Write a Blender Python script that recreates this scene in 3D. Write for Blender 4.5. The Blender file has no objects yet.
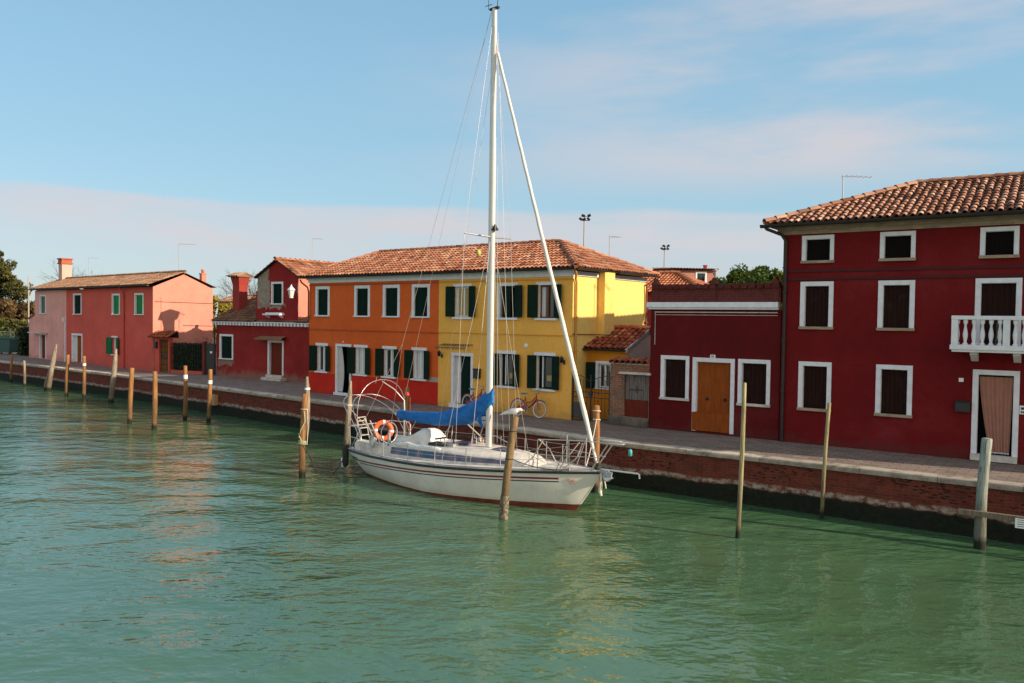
import bpy, bmesh, math, random
from mathutils import Vector, Matrix
random.seed(7)
C = bpy.context.scene.collection
R = math.radians
PZ = 1.3            # height of the quay pavement above the water

# ------------------------------------------------------------------ helpers
def tag(o, label=None, cat=None, group=None, kind=None):
    if label: o['label'] = label
    if cat: o['category'] = cat
    if group: o['group'] = group
    if kind: o['kind'] = kind
    return o

def empty(name, loc, rz=0, label=None, cat=None, group=None):
    o = bpy.data.objects.new(name, None); C.objects.link(o)
    o.empty_display_size = .3
    o.location = loc; o.rotation_euler = (0, 0, rz)
    return tag(o, label, cat, group)

def copy_tree(o, parent=None):
    c = o.copy(); C.objects.link(c)
    if parent is not None: c.parent = parent
    for ch in list(o.children): copy_tree(ch, c)
    return c

class MB:
    """collects shapes; build() links them as ONE mesh object"""
    def __init__(s): s.v = []; s.f = []; s.c = []; s.mi = []; s.sm = []; s.uv = {}
    def add(s, vs, fs, col=1.0, mi=0, smooth=False):
        b = len(s.v); s.v += [tuple(p) for p in vs]
        for f in fs:
            s.f.append(tuple(b+i for i in f)); s.c.append(col); s.mi.append(mi); s.sm.append(smooth)
        return s
    def box(s, x0, x1, y0, y1, z0, z1, col=1.0, mi=0, M=None):
        vs = [(x, y, z) for z in (z0, z1) for y in (y0, y1) for x in (x0, x1)]
        if M is not None: vs = [M @ Vector(p) for p in vs]
        return s.add(vs, [(0,2,3,1), (4,5,7,6), (0,1,5,4), (2,6,7,3), (0,4,6,2), (1,3,7,5)], col, mi)
    def tube(s, pts, r, n=8, col=1.0, mi=0, caps=True, smooth=True):
        pts = [Vector(p) for p in pts]; rs = r if isinstance(r, (list, tuple)) else [r]*len(pts)
        vs = []; fs = []; up = None
        for i, p in enumerate(pts):
            a = pts[max(i-1, 0)]; b = pts[min(i+1, len(pts)-1)]
            d = (b-a)
            d = d.normalized() if d.length > 1e-9 else Vector((0, 0, 1))
            if up is None:
                up = Vector((0, 0, 1)) if abs(d.z) < .9 else Vector((1, 0, 0))
            e1 = d.cross(up)
            if e1.length < 1e-4: e1 = d.cross(Vector((0, 1, 0)))
            e1.normalize(); e2 = d.cross(e1).normalized(); up = -e2 if False else up
            up = e1.cross(d).normalized()
            for k in range(n):
                t = 2*math.pi*k/n
                vs.append(p + e1*math.cos(t)*rs[i] + up*math.sin(t)*rs[i])
        for i in range(len(pts)-1):
            for k in range(n):
                fs.append((i*n+k, i*n+(k+1) % n, (i+1)*n+(k+1) % n, (i+1)*n+k))
        s.add(vs, fs, col, mi, smooth)
        if caps:
            s.add(vs[:n], [tuple(range(n))], col, mi); s.add(vs[-n:], [tuple(range(n))], col, mi)
        return s
    def lathe(s, c, prof, n=12, col=1.0, mi=0, smooth=True):
        vs = []; fs = []
        for r, z in prof:
            for k in range(n):
                t = 2*math.pi*k/n; vs.append((c[0]+r*math.cos(t), c[1]+r*math.sin(t), c[2]+z))
        for i in range(len(prof)-1):
            for k in range(n): fs.append((i*n+k, i*n+(k+1) % n, (i+1)*n+(k+1) % n, (i+1)*n+k))
        fs.append(tuple(range(n))[::-1]); fs.append(tuple((len(prof)-1)*n+k for k in range(n)))
        return s.add(vs, fs, col, mi, smooth)
    def prism(s, poly, axis, a0, a1, col=1.0, mi=0):
        """poly of 2-D points extruded along axis ('x','y','z') from a0 to a1"""
        def P(p, a):
            return (a, p[0], p[1]) if axis == 'x' else (p[0], a, p[1]) if axis == 'y' else (p[0], p[1], a)
        n = len(poly)
        vs = [P(p, a0) for p in poly]+[P(p, a1) for p in poly]
        fs = [tuple(range(n)), tuple(range(2*n-1, n-1, -1))]+[(i, n+i, n+(i+1) % n, (i+1) % n) for i in range(n)]
        return s.add(vs, fs, col, mi)
    def grid(s, rows, col=1.0, mi=0, smooth=True, close=False):
        n = len(rows[0]); vs = [p for r in rows for p in r]; fs = []
        for i in range(len(rows)-1):
            for k in range(n if close else n-1):
                fs.append((i*n+k, i*n+(k+1) % n, (i+1)*n+(k+1) % n, (i+1)*n+k))
        return s.add(vs, fs, col, mi, smooth)
    def torus(s, c, ax, R0, r0, n=24, m=8, col=1.0, mi=0, a0=0, a1=2*math.pi):
        ax = Vector(ax).normalized(); e1 = ax.orthogonal().normalized(); e2 = ax.cross(e1)
        pts = [Vector(c)+(e1*math.cos(a0+(a1-a0)*i/n)+e2*math.sin(a0+(a1-a0)*i/n))*R0 for i in range(n+1)]
        rows = []
        for i, p in enumerate(pts):
            d = (p-Vector(c)).normalized()
            rows.append([p+d*math.cos(2*math.pi*k/m)*r0+ax*math.sin(2*math.pi*k/m)*r0 for k in range(m)])
        return s.grid(rows, col, mi, True, True)
    def build(s, name, mats, parent=None, recalc=True, bevel=0):
        me = bpy.data.meshes.new(name); me.from_pydata(s.v, [], s.f)
        if not isinstance(mats, (list, tuple)): mats = [mats]
        for m in mats: me.materials.append(m)
        me.polygons.foreach_set('material_index', s.mi)
        me.polygons.foreach_set('use_smooth', s.sm)
        if any(abs(c-1) > 1e-6 for c in s.c):
            ca = me.color_attributes.new('tint', 'FLOAT_COLOR', 'CORNER')
            buf = []
            for p, c in zip(me.polygons, s.c): buf += [c, c, c, 1.0]*p.loop_total
            ca.data.foreach_set('color', buf)
        if recalc:
            bm = bmesh.new(); bm.from_mesh(me); bmesh.ops.recalc_face_normals(bm, faces=bm.faces); bm.to_mesh(me); bm.free()
        me.update()
        o = bpy.data.objects.new(name, me); C.objects.link(o)
        if parent is not None: o.parent = parent
        if bevel:
            md = o.modifiers.new('bevel', 'BEVEL'); md.width = bevel; md.segments = 2; md.limit_method = 'ANGLE'
        return o

# ------------------------------------------------------------------ materials
class NT:
    def __init__(s, name):
        s.m = bpy.data.materials.new(name); s.m.use_nodes = True; s.t = s.m.node_tree; s.t.nodes.clear()
        s.out = s.n('ShaderNodeOutputMaterial'); s.b = s.n('ShaderNodeBsdfPrincipled')
        s.t.links.new(s.b.outputs[0], s.out.inputs[0])
    def n(s, k, **kw):
        d = s.t.nodes.new(k)
        for a, v in kw.items(): setattr(d, a, v)
        return d
    def L(s, a, b): s.t.links.new(a, b)
    def co(s, kind='Object', scale=(1, 1, 1), rot=(0, 0, 0)):
        tc = s.n('ShaderNodeTexCoord'); mp = s.n('ShaderNodeMapping')
        mp.inputs['Scale'].default_value = scale; mp.inputs['Rotation'].default_value = rot
        s.L(tc.outputs[kind], mp.inputs[0]); return mp.outputs[0]
    def noise(s, co, scale, detail=4, rough=.6):
        d = s.n('ShaderNodeTexNoise'); d.inputs['Scale'].default_value = scale
        d.inputs['Detail'].default_value = detail; d.inputs['Roughness'].default_value = rough
        s.L(co, d.inputs['Vector']); return d.outputs[0]
    def ramp(s, f, stops):
        d = s.n('ShaderNodeValToRGB'); e = d.color_ramp.elements
        while len(e) > 1: e.remove(e[-1])
        e[0].position = stops[0][0]; e[0].color = c4(stops[0][1])
        for p, c in stops[1:]:
            x = e.new(p); x.color = c4(c)
        s.L(f, d.inputs[0]); return d.outputs[0]
    def mix(s, f, a, b, mode='MIX'):
        d = s.n('ShaderNodeMix', data_type='RGBA', blend_type=mode)
        s.put(d.inputs[0], f); s.put(d.inputs[6], a); s.put(d.inputs[7], b); return d.outputs[2]
    def put(s, i, v):
        if hasattr(v, 'is_linked') or isinstance(v, bpy.types.NodeSocket): s.L(v, i)
        elif isinstance(v, (tuple, list)): i.default_value = c4(v) if i.type == 'RGBA' else v
        else: i.default_value = v
    def math(s, op, a, b=0.0, c=None, clamp=False):
        d = s.n('ShaderNodeMath', operation=op); d.use_clamp = clamp
        s.put(d.inputs[0], a); s.put(d.inputs[1], b)
        if c is not None: s.put(d.inputs[2], c)
        return d.outputs[0]
    def bump(s, h, strength=.3, dist=.01):
        d = s.n('ShaderNodeBump'); d.inputs['Strength'].default_value = strength
        d.inputs['Distance'].default_value = dist; s.L(h, d.inputs['Height']); s.L(d.outputs[0], s.b.inputs['Normal'])
    def xyz(s, co):
        d = s.n('ShaderNodeSeparateXYZ'); s.L(co, d.inputs[0]); return d.outputs
    def smooth(s, v, a, b):
        d = s.n('ShaderNodeMapRange', interpolation_type='SMOOTHSTEP'); s.put(d.inputs[0], v)
        d.inputs[1].default_value = a; d.inputs[2].default_value = b; return d.outputs[0]
    def set(s, col=None, rough=.8, metal=0, spec=.5):
        if col is not None: s.put(s.b.inputs['Base Color'], col)
        s.put(s.b.inputs['Roughness'], rough); s.b.inputs['Metallic'].default_value = metal
        s.b.inputs['Specular IOR Level'].default_value = spec; return s.m
def c4(c): return (c[0], c[1], c[2], 1.0) if len(c) == 3 else tuple(c)
def sc(c, k): return tuple(x*k for x in c[:3])

def stucco(name, col, vary=.13, dirt=(.16, .12, .09), dirt_h=.55, dirt_a=.5, patches=None, stain=.25):
    t = NT(name); co = t.co()
    n1 = t.noise(co, .55, 5, .65); n2 = t.noise(co, 7, 4, .6)
    stv = t.noise(t.co(scale=(3.2, 3.2, .35)), 1.2, 5, .65)
    base = t.ramp(n1, [(.3, sc(col, 1-vary*1.5)), (.52, col), (.75, [min(1, x*(1+vary)+.012) for x in col])])
    base = t.mix(t.math('MULTIPLY', t.smooth(n2, .48, .72), .30), base, sc(col, .62)); base = t.mix(t.math('MULTIPLY', t.smooth(t.noise(co, 2.3, 6, .75), .56, .74), .28), base, [min(1, q*1.12+.022) for q in col])
    base = t.mix(t.math('MULTIPLY', t.smooth(stv, .55, .8), stain), base, sc([x*.7+.015 for x in col], .8))
    x, y, z = t.xyz(t.co())
    zz = t.math('ADD', z, t.math('MULTIPLY', t.math('SUBTRACT', t.noise(co, 1.6, 5, .7), .5), 1.3))
    m = t.math('MULTIPLY', t.math('SUBTRACT', 1.0, t.smooth(zz, .02, dirt_h)), dirt_a)
    base = t.mix(m, base, dirt)
    if patches:   # (umin, umax, zmin, zmax, colour) : a field of fallen plaster with ragged edges
        for (a, b, c, d, pc) in patches:
            w = t.math('MULTIPLY', t.math('SUBTRACT', t.noise(co, 1.7, 6, .7), .5), 1.5)
            xx = t.math('ADD', x, w); z2 = t.math('ADD', z, w)
            e = .05
            mm = t.math('MULTIPLY', t.math('MULTIPLY', t.smooth(xx, a-e, a+e), t.math('SUBTRACT', 1.0, t.smooth(xx, b-e, b+e))),
                        t.math('MULTIPLY', t.smooth(z2, c-e, c+e), t.math('SUBTRACT', 1.0, t.smooth(z2, d-e, d+e))))
            pcol = t.ramp(t.noise(co, 5, 5), [(.3, sc(pc, .6)), (.7, pc)])
            base = t.mix(mm, base, pcol)
    h = t.math('ADD', t.noise(co, 35, 3), t.math('MULTIPLY', t.noise(co, 4, 4), 1.5))
    t.bump(h, .35, .012)
    return t.set(base, .88, 0, .25)

def plain(name, col, rough=.6, metal=0, vary=.1, scale=6, bump=0, spec=.5):
    t = NT(name); co = t.co()
    b = t.ramp(t.noise(co, scale, 4), [(.3, sc(col, 1-vary)), (.7, [min(1, x*(1+vary)) for x in col])])
    if bump: t.bump(t.noise(co, scale*5, 3), bump, .01)
    return t.set(b, rough, metal, spec)

def tint_mat(name, stops, rough=.85, grime=(.09, .075, .06), ga=.5, gs=1.6):
    t = NT(name); co = t.co(); at = t.n('ShaderNodeAttribute', attribute_name='tint')
    b = t.ramp(at.outputs['Fac'], stops)
    g = t.smooth(t.noise(co, gs, 6, .7), .42, .72)
    b = t.mix(t.math('MULTIPLY', g, ga), b, grime)
    b = t.mix(t.math('MULTIPLY', t.smooth(t.noise(co, 11, 4), .55, .75), .3), b, (.30, .26, .19))
    t.bump(t.noise(co, 45, 3), .3, .006)
    return t.set(b, rough, 0, .2)

def wood(name, col, dark, algae=True, wl=0.0, rough=.75, scale=(9, 9, .6)):
    t = NT(name); co = t.co(scale=scale)
    b = t.ramp(t.noise(co, 2.2, 6, .65), [(.25, dark), (.55, col), (.8, [min(1, x*1.2) for x in col])])
    if algae:
        g = t.n('ShaderNodeNewGeometry'); x, y, z = t.xyz(g.outputs['Position'])
        zz = t.math('ADD', z, t.math('MULTIPLY', t.math('SUBTRACT', t.noise(t.co(), 5, 4), .5), .25))
        b = t.mix(t.math('SUBTRACT', 1.0, t.smooth(zz, .5, 1.5)), b, t.mix(.65, b, (.07, .05, .028)))
        b = t.mix(t.math('SUBTRACT', 1.0, t.smooth(zz, .12, .3)), b, (.012, .016, .006))
    b = t.mix(t.math('MULTIPLY', t.smooth(t.noise(t.co(scale=(16, 16, .5)), 3, 5, .7), .56, .64), .75), b, sc(dark, .35))
    t.bump(t.math('ADD', t.noise(co, 6, 5), t.math('MULTIPLY', t.smooth(t.noise(t.co(scale=(16, 16, .5)), 3, 5, .7), .56, .64), -1.2)), .8, .02)
    return t.set(b, rough, 0, .3)

def shut_mat(name, col, rough=.55):
    t = NT(name); co = t.co(scale=(1, 1, 1))
    b = t.ramp(t.noise(t.co(scale=(6, 6, .8)), 2, 5), [(.3, sc(col, .7)), (.7, sc(col, 1.15))])
    b = t.mix(t.math('MULTIPLY', t.smooth(t.noise(co, 4, 4), .55, .75), .25), b, [x*.6+.03 for x in col])
    t.bump(t.noise(t.co(scale=(14, 14, 1)), 3, 3), .3, .006)
    return t.set(b, .75, 0, .12)

M = {}
M['dred'] = stucco('dark_red_stucco', (.160, .0050, .0062), .16, dirt=(.10, .03, .025), dirt_h=.35, dirt_a=.5)
M['dred2'] = stucco('oxblood_stucco', (.115, .0042, .0050), .14, dirt=(.09, .03, .025), dirt_h=.35, dirt_a=.4)
M['red'] = stucco('worn_red_stucco', (.27, .020, .016), .20, dirt=(.26, .16, .12), dirt_h=.55, dirt_a=.65,
                  patches=[(.1, 1.5, .62, .92, (.30, .20, .15))], stain=.45)
M['redgab'] = stucco('peeling_red_stucco', (.27, .016, .016), .18, dirt_a=0,
                  patches=[(3.2, 4.55, 4.15, 6.9, (.36, .30, .23)), (3.2, 5.9, 3.95, 4.13, (.34, .28, .22))], stain=.3)
M['salmon'] = stucco('salmon_stucco', (.62, .22, .15), .12, dirt_a=0)
M['orange'] = stucco('orange_stucco', (.68, .118, .020), .10, dirt_a=0, stain=.16)
M['redbase'] = stucco('bright_red_stucco', (.56, .024, .010), .12, dirt=(.2, .05, .03), dirt_h=.3, dirt_a=.4)
M['yellow'] = stucco('ochre_yellow_stucco', (.87, .45, .085), .08, dirt=(.38, .24, .09), dirt_h=.35, dirt_a=.45, stain=.14)
M['annexy'] = stucco('orange_yellow_stucco', (.66, .25, .018), .10, dirt_a=.3, stain=.2)
M['coral'] = stucco('coral_stucco', (.62, .100, .072), .10, dirt=(.35, .10, .09), dirt_h=.35, dirt_a=.4, stain=.2)
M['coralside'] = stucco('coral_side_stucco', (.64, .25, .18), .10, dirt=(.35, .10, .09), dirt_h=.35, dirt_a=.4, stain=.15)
M['pale'] = stucco('pale_pink_stucco', (.74, .35, .30), .12, dirt=(.38, .17, .14), dirt_h=.5, dirt_a=.5, stain=.3)
M['palegrey'] = stucco('pale_grey_plaster', (.42, .36, .30), .15, dirt_a=.2, stain=.3)
M['bgpink'] = stucco('faded_pink_stucco', (.42, .20, .15), .12, dirt_a=0)
M['bgred'] = stucco('brick_red_stucco', (.26, .045, .028), .12, dirt_a=0)
M['bgyellow'] = stucco('cream_yellow_stucco', (.62, .50, .22), .1, dirt_a=0)
M['trim'] = plain('white_stone_trim', (.74, .74, .76), .7, vary=.10, scale=5, bump=.15)
M['trimwarm'] = plain('istrian_stone', (.55, .50, .43), .8, vary=.22, scale=4, bump=.3)
M['stringred'] = plain('dark_red_moulding', (.055, .0035, .005), .8, vary=.1)
M['stringor'] = plain('orange_moulding', (.40, .07, .012), .8, vary=.1)
M['stringye'] = plain('yellow_moulding', (.66, .30, .03), .8, vary=.1)
M['greenshut'] = shut_mat('dark_green_shutter', (.004, .020, .012))
M['greenbright'] = shut_mat('bright_green_shutter', (.016, .24, .050))  # brighter green for leaves of the coral house's upper windows
M['greenmid'] = shut_mat('green_shutter', (.010, .14, .055))
M['brownshut'] = shut_mat('dark_brown_shutter', (.022, .0075, .0055))
M['browndoor'] = shut_mat('orange_brown_door', (.29, .070, .011))
M['reddoor'] = shut_mat('red_brown_door', (.16, .028, .014))
M['greywood'] = wood('grey_weathered_wood', (.19, .16, .14), (.09, .075, .065), algae=False, scale=(10, 10, .8))
M['redpanel'] = shut_mat('worn_red_panel', (.16, .024, .014))
M['black'] = plain('black_iron', (.012, .013, .014), .45, vary=.2)
M['gutter'] = plain('dark_gutter', (.035, .028, .024), .5, .3, vary=.2)
M['copper'] = plain('copper_pipe', (.20, .055, .030), .5, .2, vary=.2)
M['yellowpipe'] = plain('ochre_pipe', (.55, .25, .04), .6, vary=.1)
M['dark'] = plain('dark_interior', (.008, .006, .006), .9, spec=.1)
M['curtain'] = plain('white_curtain', (.62, .62, .60), .9, vary=.06, scale=14)
M['pinkcurtain'] = plain('dusty_tan_curtain', (.38, .18, .125), .9, vary=.08, scale=5)
M['yellowcurtain'] = plain('beige_curtain', (.42, .30, .12), .9, vary=.1, scale=14)
M['window_wood'] = shut_mat('brown_window_wood', (.20, .065, .020))
M['white'] = plain('white_paint', (.78, .78, .76), .4, vary=.04)
M['plate'] = plain('white_enamel', (.80, .80, .78), .25, vary=.02)
t = NT('window_glass'); M['glass'] = t.set((.012, .015, .016), .06, 0, .8)
TS = [(0, (.13, .045, .025)), (.25, (.29, .105, .052)), (.5, (.41, .155, .078)), (.75, (.50, .22, .12)), (1, (.54, .33, .21))]
M['tile'] = tint_mat('clay_tiles', TS, ga=.42)
M['tileold'] = tint_mat('old_lichened_tiles', [(0, (.17, .085, .045)), (.4, (.34, .17, .095)), (.75, (.44, .25, .15)), (1, (.50, .34, .23))], ga=.5, grime=(.12, .10, .07))
M['tilered'] = tint_mat('red_mossy_tiles', [(0, (.15, .030, .016)), (.5, (.38, .085, .035)), (1, (.50, .20, .10))], ga=.6, grime=(.045, .035, .022), gs=3)
M['tilebig'] = tint_mat('pale_clay_tiles', [(0, (.10, .038, .024)), (.25, (.28, .115, .065)), (.5, (.43, .205, .125)), (.75, (.52, .29, .19)), (1, (.58, .38, .27))], ga=.45, grime=(.13, .085, .06))

def brick_mat(name, c1, c2, mortar, scale=1.0, wall=False, rough=.9):
    t = NT(name); uv = t.co('UV' if wall else 'Object')
    if not wall:
        x, y, z = t.xyz(t.co()); cb = t.n('ShaderNodeCombineXYZ')
        t.L(t.math('ADD', x, y), cb.inputs[0]); t.L(z, cb.inputs[1]); uv = cb.outputs[0]
    b = t.n('ShaderNodeTexBrick'); t.L(uv, b.inputs['Vector'])
    b.inputs['Color1'].default_value = c4(c1); b.inputs['Color2'].default_value = c4(c2); b.inputs['Mortar'].default_value = c4(mortar)
    b.inputs['Scale'].default_value = scale; b.inputs['Brick Width'].default_value = .26; b.inputs['Row Height'].default_value = .075
    b.inputs['Mortar Size'].default_value = .010; b.inputs['Mortar Smooth'].default_value = .3; b.inputs['Bias'].default_value = -.1
    n = t.noise(uv, 2.5, 6, .7)
    col = t.mix(t.smooth(n, .45, .75), b.outputs[0], sc(c1, .5))
    col = t.mix(t.math('MULTIPLY', t.smooth(t.noise(uv, 6, 5), .58, .72), .6), col, mortar)
    return t, uv, b, col
t, uv, b, col = brick_mat('old_brick', (.34, .13, .065), (.22, .085, .045), (.33, .27, .20))
col = t.mix(t.math('MULTIPLY', t.smooth(t.noise(t.co(), 2.4, 6, .75), .48, .60), .8), col, (.17, .14, .105)); col = t.mix(t.math('MULTIPLY', t.smooth(t.noise(t.co(), 5.5, 5, .8), .56, .66), .8), col, (.045, .038, .028)); t.bump(t.math('ADD', t.math('MULTIPLY', b.outputs['Fac'], -1.0), t.noise(uv, 30, 3)), .8, .02); M['brick'] = t.set(col, .9, 0, .2)

# quay wall: red brick with salt line and algae (heights are metres above water, UV = (run, height))
t, uv, b, col = brick_mat('quay_brick', (.20, .030, .015), (.115, .020, .011), (.12, .07, .045), wall=True)
x, y, z = t.xyz(uv)
wob = t.math('MULTIPLY', t.math('SUBTRACT', t.noise(uv, 1.3, 6, .75), .5), .34)
zz = t.math('ADD', y, wob)
col = t.mix(t.math('MULTIPLY', t.smooth(t.noise(uv, .8, 6, .75), .52, .66), .55), col, (.05, .028, .018))
salt = t.math('MULTIPLY', t.smooth(zz, .42, .48), t.math('SUBTRACT', 1.0, t.smooth(zz, .55, .62)))
salt = t.math('MULTIPLY', salt, t.smooth(t.noise(uv, 5, 5, .8), .38, .60))
col = t.mix(t.math('MULTIPLY', salt, .85), col, (.44, .38, .30))
col = t.mix(t.math('SUBTRACT', 1.0, t.smooth(zz, .40, .50)), col, t.ramp(t.noise(uv, 7, 5), [(.35, (.004, .006, .003)), (.8, (.018, .024, .008))]))
sp = t.n('ShaderNodeTexVoronoi'); mp = t.n('ShaderNodeMapping'); mp.inputs['Scale'].default_value = (2.6, 7, 1); t.L(uv, mp.inputs[0]); t.L(mp.outputs[0], sp.inputs['Vector']); sp.inputs['Scale'].default_value = 2.2
lost = t.math('MULTIPLY', t.smooth(t.noise(uv, .55, 4, .6), .50, .58), t.math('MULTIPLY', t.math('SUBTRACT', 1.0, t.smooth(sp.outputs['Distance'], .22, .34)), t.smooth(y, .62, .72)))
col = t.mix(t.math('MULTIPLY', lost, .85), col, (.012, .009, .007))
t.bump(t.math('ADD', t.math('MULTIPLY', b.outputs['Fac'], -1.2), t.math('ADD', t.math('MULTIPLY', t.noise(uv, 9, 5), 1.5), t.math('MULTIPLY', lost, -3))), .8, .02)
M['quaybrick'] = t.set(col, .85, 0, .3)

t = NT('istrian_coping'); co = t.co(); at = t.n('ShaderNodeAttribute', attribute_name='tint')
b = t.ramp(at.outputs['Fac'], [(0, (.38, .32, .25)), (1, (.62, .54, .43))])
b = t.mix(t.math('MULTIPLY', t.smooth(t.noise(co, 2.2, 6, .75), .46, .66), .8), b, (.14, .115, .09))
b = t.mix(t.math('MULTIPLY', t.smooth(t.noise(co, 14, 5, .7), .55, .7), .5), b, (.22, .19, .15))
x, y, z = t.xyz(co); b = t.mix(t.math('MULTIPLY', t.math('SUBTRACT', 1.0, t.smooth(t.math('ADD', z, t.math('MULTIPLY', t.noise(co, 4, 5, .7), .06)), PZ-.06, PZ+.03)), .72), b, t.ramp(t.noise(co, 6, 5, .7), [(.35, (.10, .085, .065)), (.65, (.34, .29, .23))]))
t.bump(t.noise(co, 18, 5), .7, .015); M['coping'] = t.set(b, .85, 0, .25)

t = NT('trachyte_paving'); co = t.co('Object', rot=(0, 0, R(37)))
b = t.n('ShaderNodeTexBrick'); t.L(co, b.inputs['Vector'])
b.inputs['Color1'].default_value = c4((.27, .205, .165)); b.inputs['Color2'].default_value = c4((.18, .135, .11)); b.inputs['Mortar'].default_value = c4((.09, .068, .052))
b.inputs['Scale'].default_value = 1; b.inputs['Brick Width'].default_value = .42; b.inputs['Row Height'].default_value = .21; b.inputs['Mortar Size'].default_value = .012
col = t.mix(t.math('MULTIPLY', t.smooth(t.noise(co, 1.2, 6, .7), .45, .7), .5), b.outputs[0], (.25, .20, .17))
col = t.mix(t.math('MULTIPLY', t.smooth(t.noise(co, 9, 5, .7), .5, .7), .4), col, (.085, .07, .06))
t.bump(t.math('ADD', t.math('MULTIPLY', b.outputs['Fac'], -1.0), t.noise(co, 14, 4)), .5, .012)
M['paving'] = t.set(col, .85, 0, .3)

t = NT('ground_earth'); co = t.co(); M['ground'] = t.set(t.ramp(t.noise(co, .3, 6), [(.35, (.07, .075, .04)), (.6, (.14, .12, .08))]), .95, 0, .1)

# water
t = NT('canal_water'); g = t.n('ShaderNodeNewGeometry')
def wco(rot, sx, sy):
    mp = t.n('ShaderNodeMapping'); mp.inputs['Rotation'].default_value = (0, 0, R(rot)); mp.inputs['Scale'].default_value = (sx, sy, 1)
    t.L(g.outputs['Position'], mp.inputs[0]); return mp.outputs[0]
def ridge(n): return t.math('SUBTRACT', 1.0, t.math('ABSOLUTE', t.math('SUBTRACT', t.math('MULTIPLY', n, 2.0), 1.0)))
big_ = t.noise(wco(-12, .75, 1.15), 1.0, 2, .5)
mid_ = ridge(t.noise(wco(18, 1.5, 2.5), 1.0, 2, .5))
mid2 = ridge(t.noise(wco(-25, 2.1, 3.6), 1.0, 2, .5))
sml_ = t.noise(wco(8, 5.5, 9.0), 1.0, 3, .6)
amp = t.noise(wco(20, .12, .20), 1.0, 3, .6)
amp = t.math('ADD', .45, t.math('MULTIPLY', t.smooth(amp, .35, .68), .85))
h = t.math('ADD', t.math('MULTIPLY', big_, .110), t.math('ADD', t.math('MULTIPLY', mid_, .040), t.math('ADD', t.math('MULTIPLY', mid2, .022), t.math('MULTIPLY', sml_, .014))))
h = t.math('MULTIPLY', h, amp)
t.bump(h, 1.0, .72)
body = t.ramp(t.noise(wco(0, .12, .12), 1, 3), [(.35, (.050, .118, .052)), (.65, (.066, .145, .066))])
M['water'] = t.set(body, .012, 0, .5); t.b.inputs['IOR'].default_value = 1.80

# ------------------------------------------------------------------ building helpers
def wall_holes(mb, L, H, holes, depth=.16, zc=(), mi=lambda z: 0, x0=0, y=0, z0=0, rev_mi=None):
    """front face in the plane y with rectangular openings and their reveals"""
    xs = sorted(set([x0, L]+[a for h in holes for a in h[:2]])); zs = sorted(set([z0, H]+list(zc)+[a for h in holes for a in h[2:4]]))
    for i in range(len(xs)-1):
        for j in range(len(zs)-1):
            cx, cz = (xs[i]+xs[i+1])/2, (zs[j]+zs[j+1])/2
            if any(h[0] < cx < h[1] and h[2] < cz < h[3] for h in holes): continue
            mb.add([(xs[i], y, zs[j]), (xs[i+1], y, zs[j]), (xs[i+1], y, zs[j+1]), (xs[i], y, zs[j+1])], [(0, 1, 2, 3)], 1.0, mi(cz))
    for (a, b, c, d) in [h[:4] for h in holes]:
        m = mi((c+d)/2) if rev_mi is None else rev_mi
        Y = y+depth
        mb.add([(a, y, c), (a, Y, c), (a, Y, d), (a, y, d)], [(0, 1, 2, 3)], 1.0, m)
        mb.add([(b, y, c), (b, Y, c), (b, Y, d), (b, y, d)], [(3, 2, 1, 0)], 1.0, m)
        mb.add([(a, y, c), (b, y, c), (b, Y, c), (a, Y, c)], [(0, 1, 2, 3)], 1.0, m)
        mb.add([(a, y, d), (b, y, d), (b, Y, d), (a, Y, d)], [(3, 2, 1, 0)], 1.0, m)

def tiles(mb, O, U, V, u0, u1, vmax, umin=None, pitch=.2, row=.32, rad=.078, jit=.5):
    """curved clay tiles laid on a slope: O eave corner, U along the eave, V up the slope"""
    O = Vector(O); U = Vector(U).normalized(); V = Vector(V).normalized(); N = U.cross(V).normalized()
    if N.z < 0: N = -N
    nc = int((u1-u0)/pitch); pitch = (u1-u0)/nc
    for c in range(nc):
        uc = u0+(c+.5)*pitch; vm = vmax(uc)
        if vm <= .05: continue
        nr = int(vm/row)+1
        for r in range(nr):
            v0 = r*row-(.03 if r else .05); v1 = min((r+1)*row+.03, vm)
            if v1-v0 < .08: continue
            col = min(1, max(0, random.gauss(.5, .24)))
            j = random.uniform(-1, 1)*.018*jit; v0 += random.uniform(-1, 1)*.02*jit; tw = random.uniform(-1, 1)*.010*jit
            # cover tile (convex), lower end wider and lifted
            rows = []
            for (vv, lift, rr) in ((v0, .040, rad), (v1, .012, rad*.84)):
                rr_ = []
                for k in range(6):
                    a = math.pi*k/5
                    rr_.append(O+U*(uc+j+(tw if vv == v0 else -tw)+math.cos(a)*rr)+V*vv+N*(lift+math.sin(a)*rr*.85))
                rows.append(rr_)
            mb.grid(rows, col, 0, True)
            # its clay thickness at the lower end, tinted darker
            a_ = rows[0]; b_ = [p-N*0.0+(O+U*(uc+j)+V*v0+N*.04-p)*.17 for p in a_]
            mb.grid([a_, b_], max(0, col-.3), 0, False)
            # pan tile (concave) between two covers; its dark tint paints in valley shade
            col2 = min(1, max(0, random.gauss(.12, .12)))
            rows = []
            for (vv, lift) in ((v0+.05, .028), (v1+.0, .004)):
                rows.append([O+U*(uc+pitch/2+math.cos(math.pi*k/4)*pitch*.42)+V*vv+N*(lift-math.sin(math.pi*k/4)*.030+.014) for k in range(5)])
            if uc+pitch/2 < u1-.02: mb.grid(rows, col2, 0, True)

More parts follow.
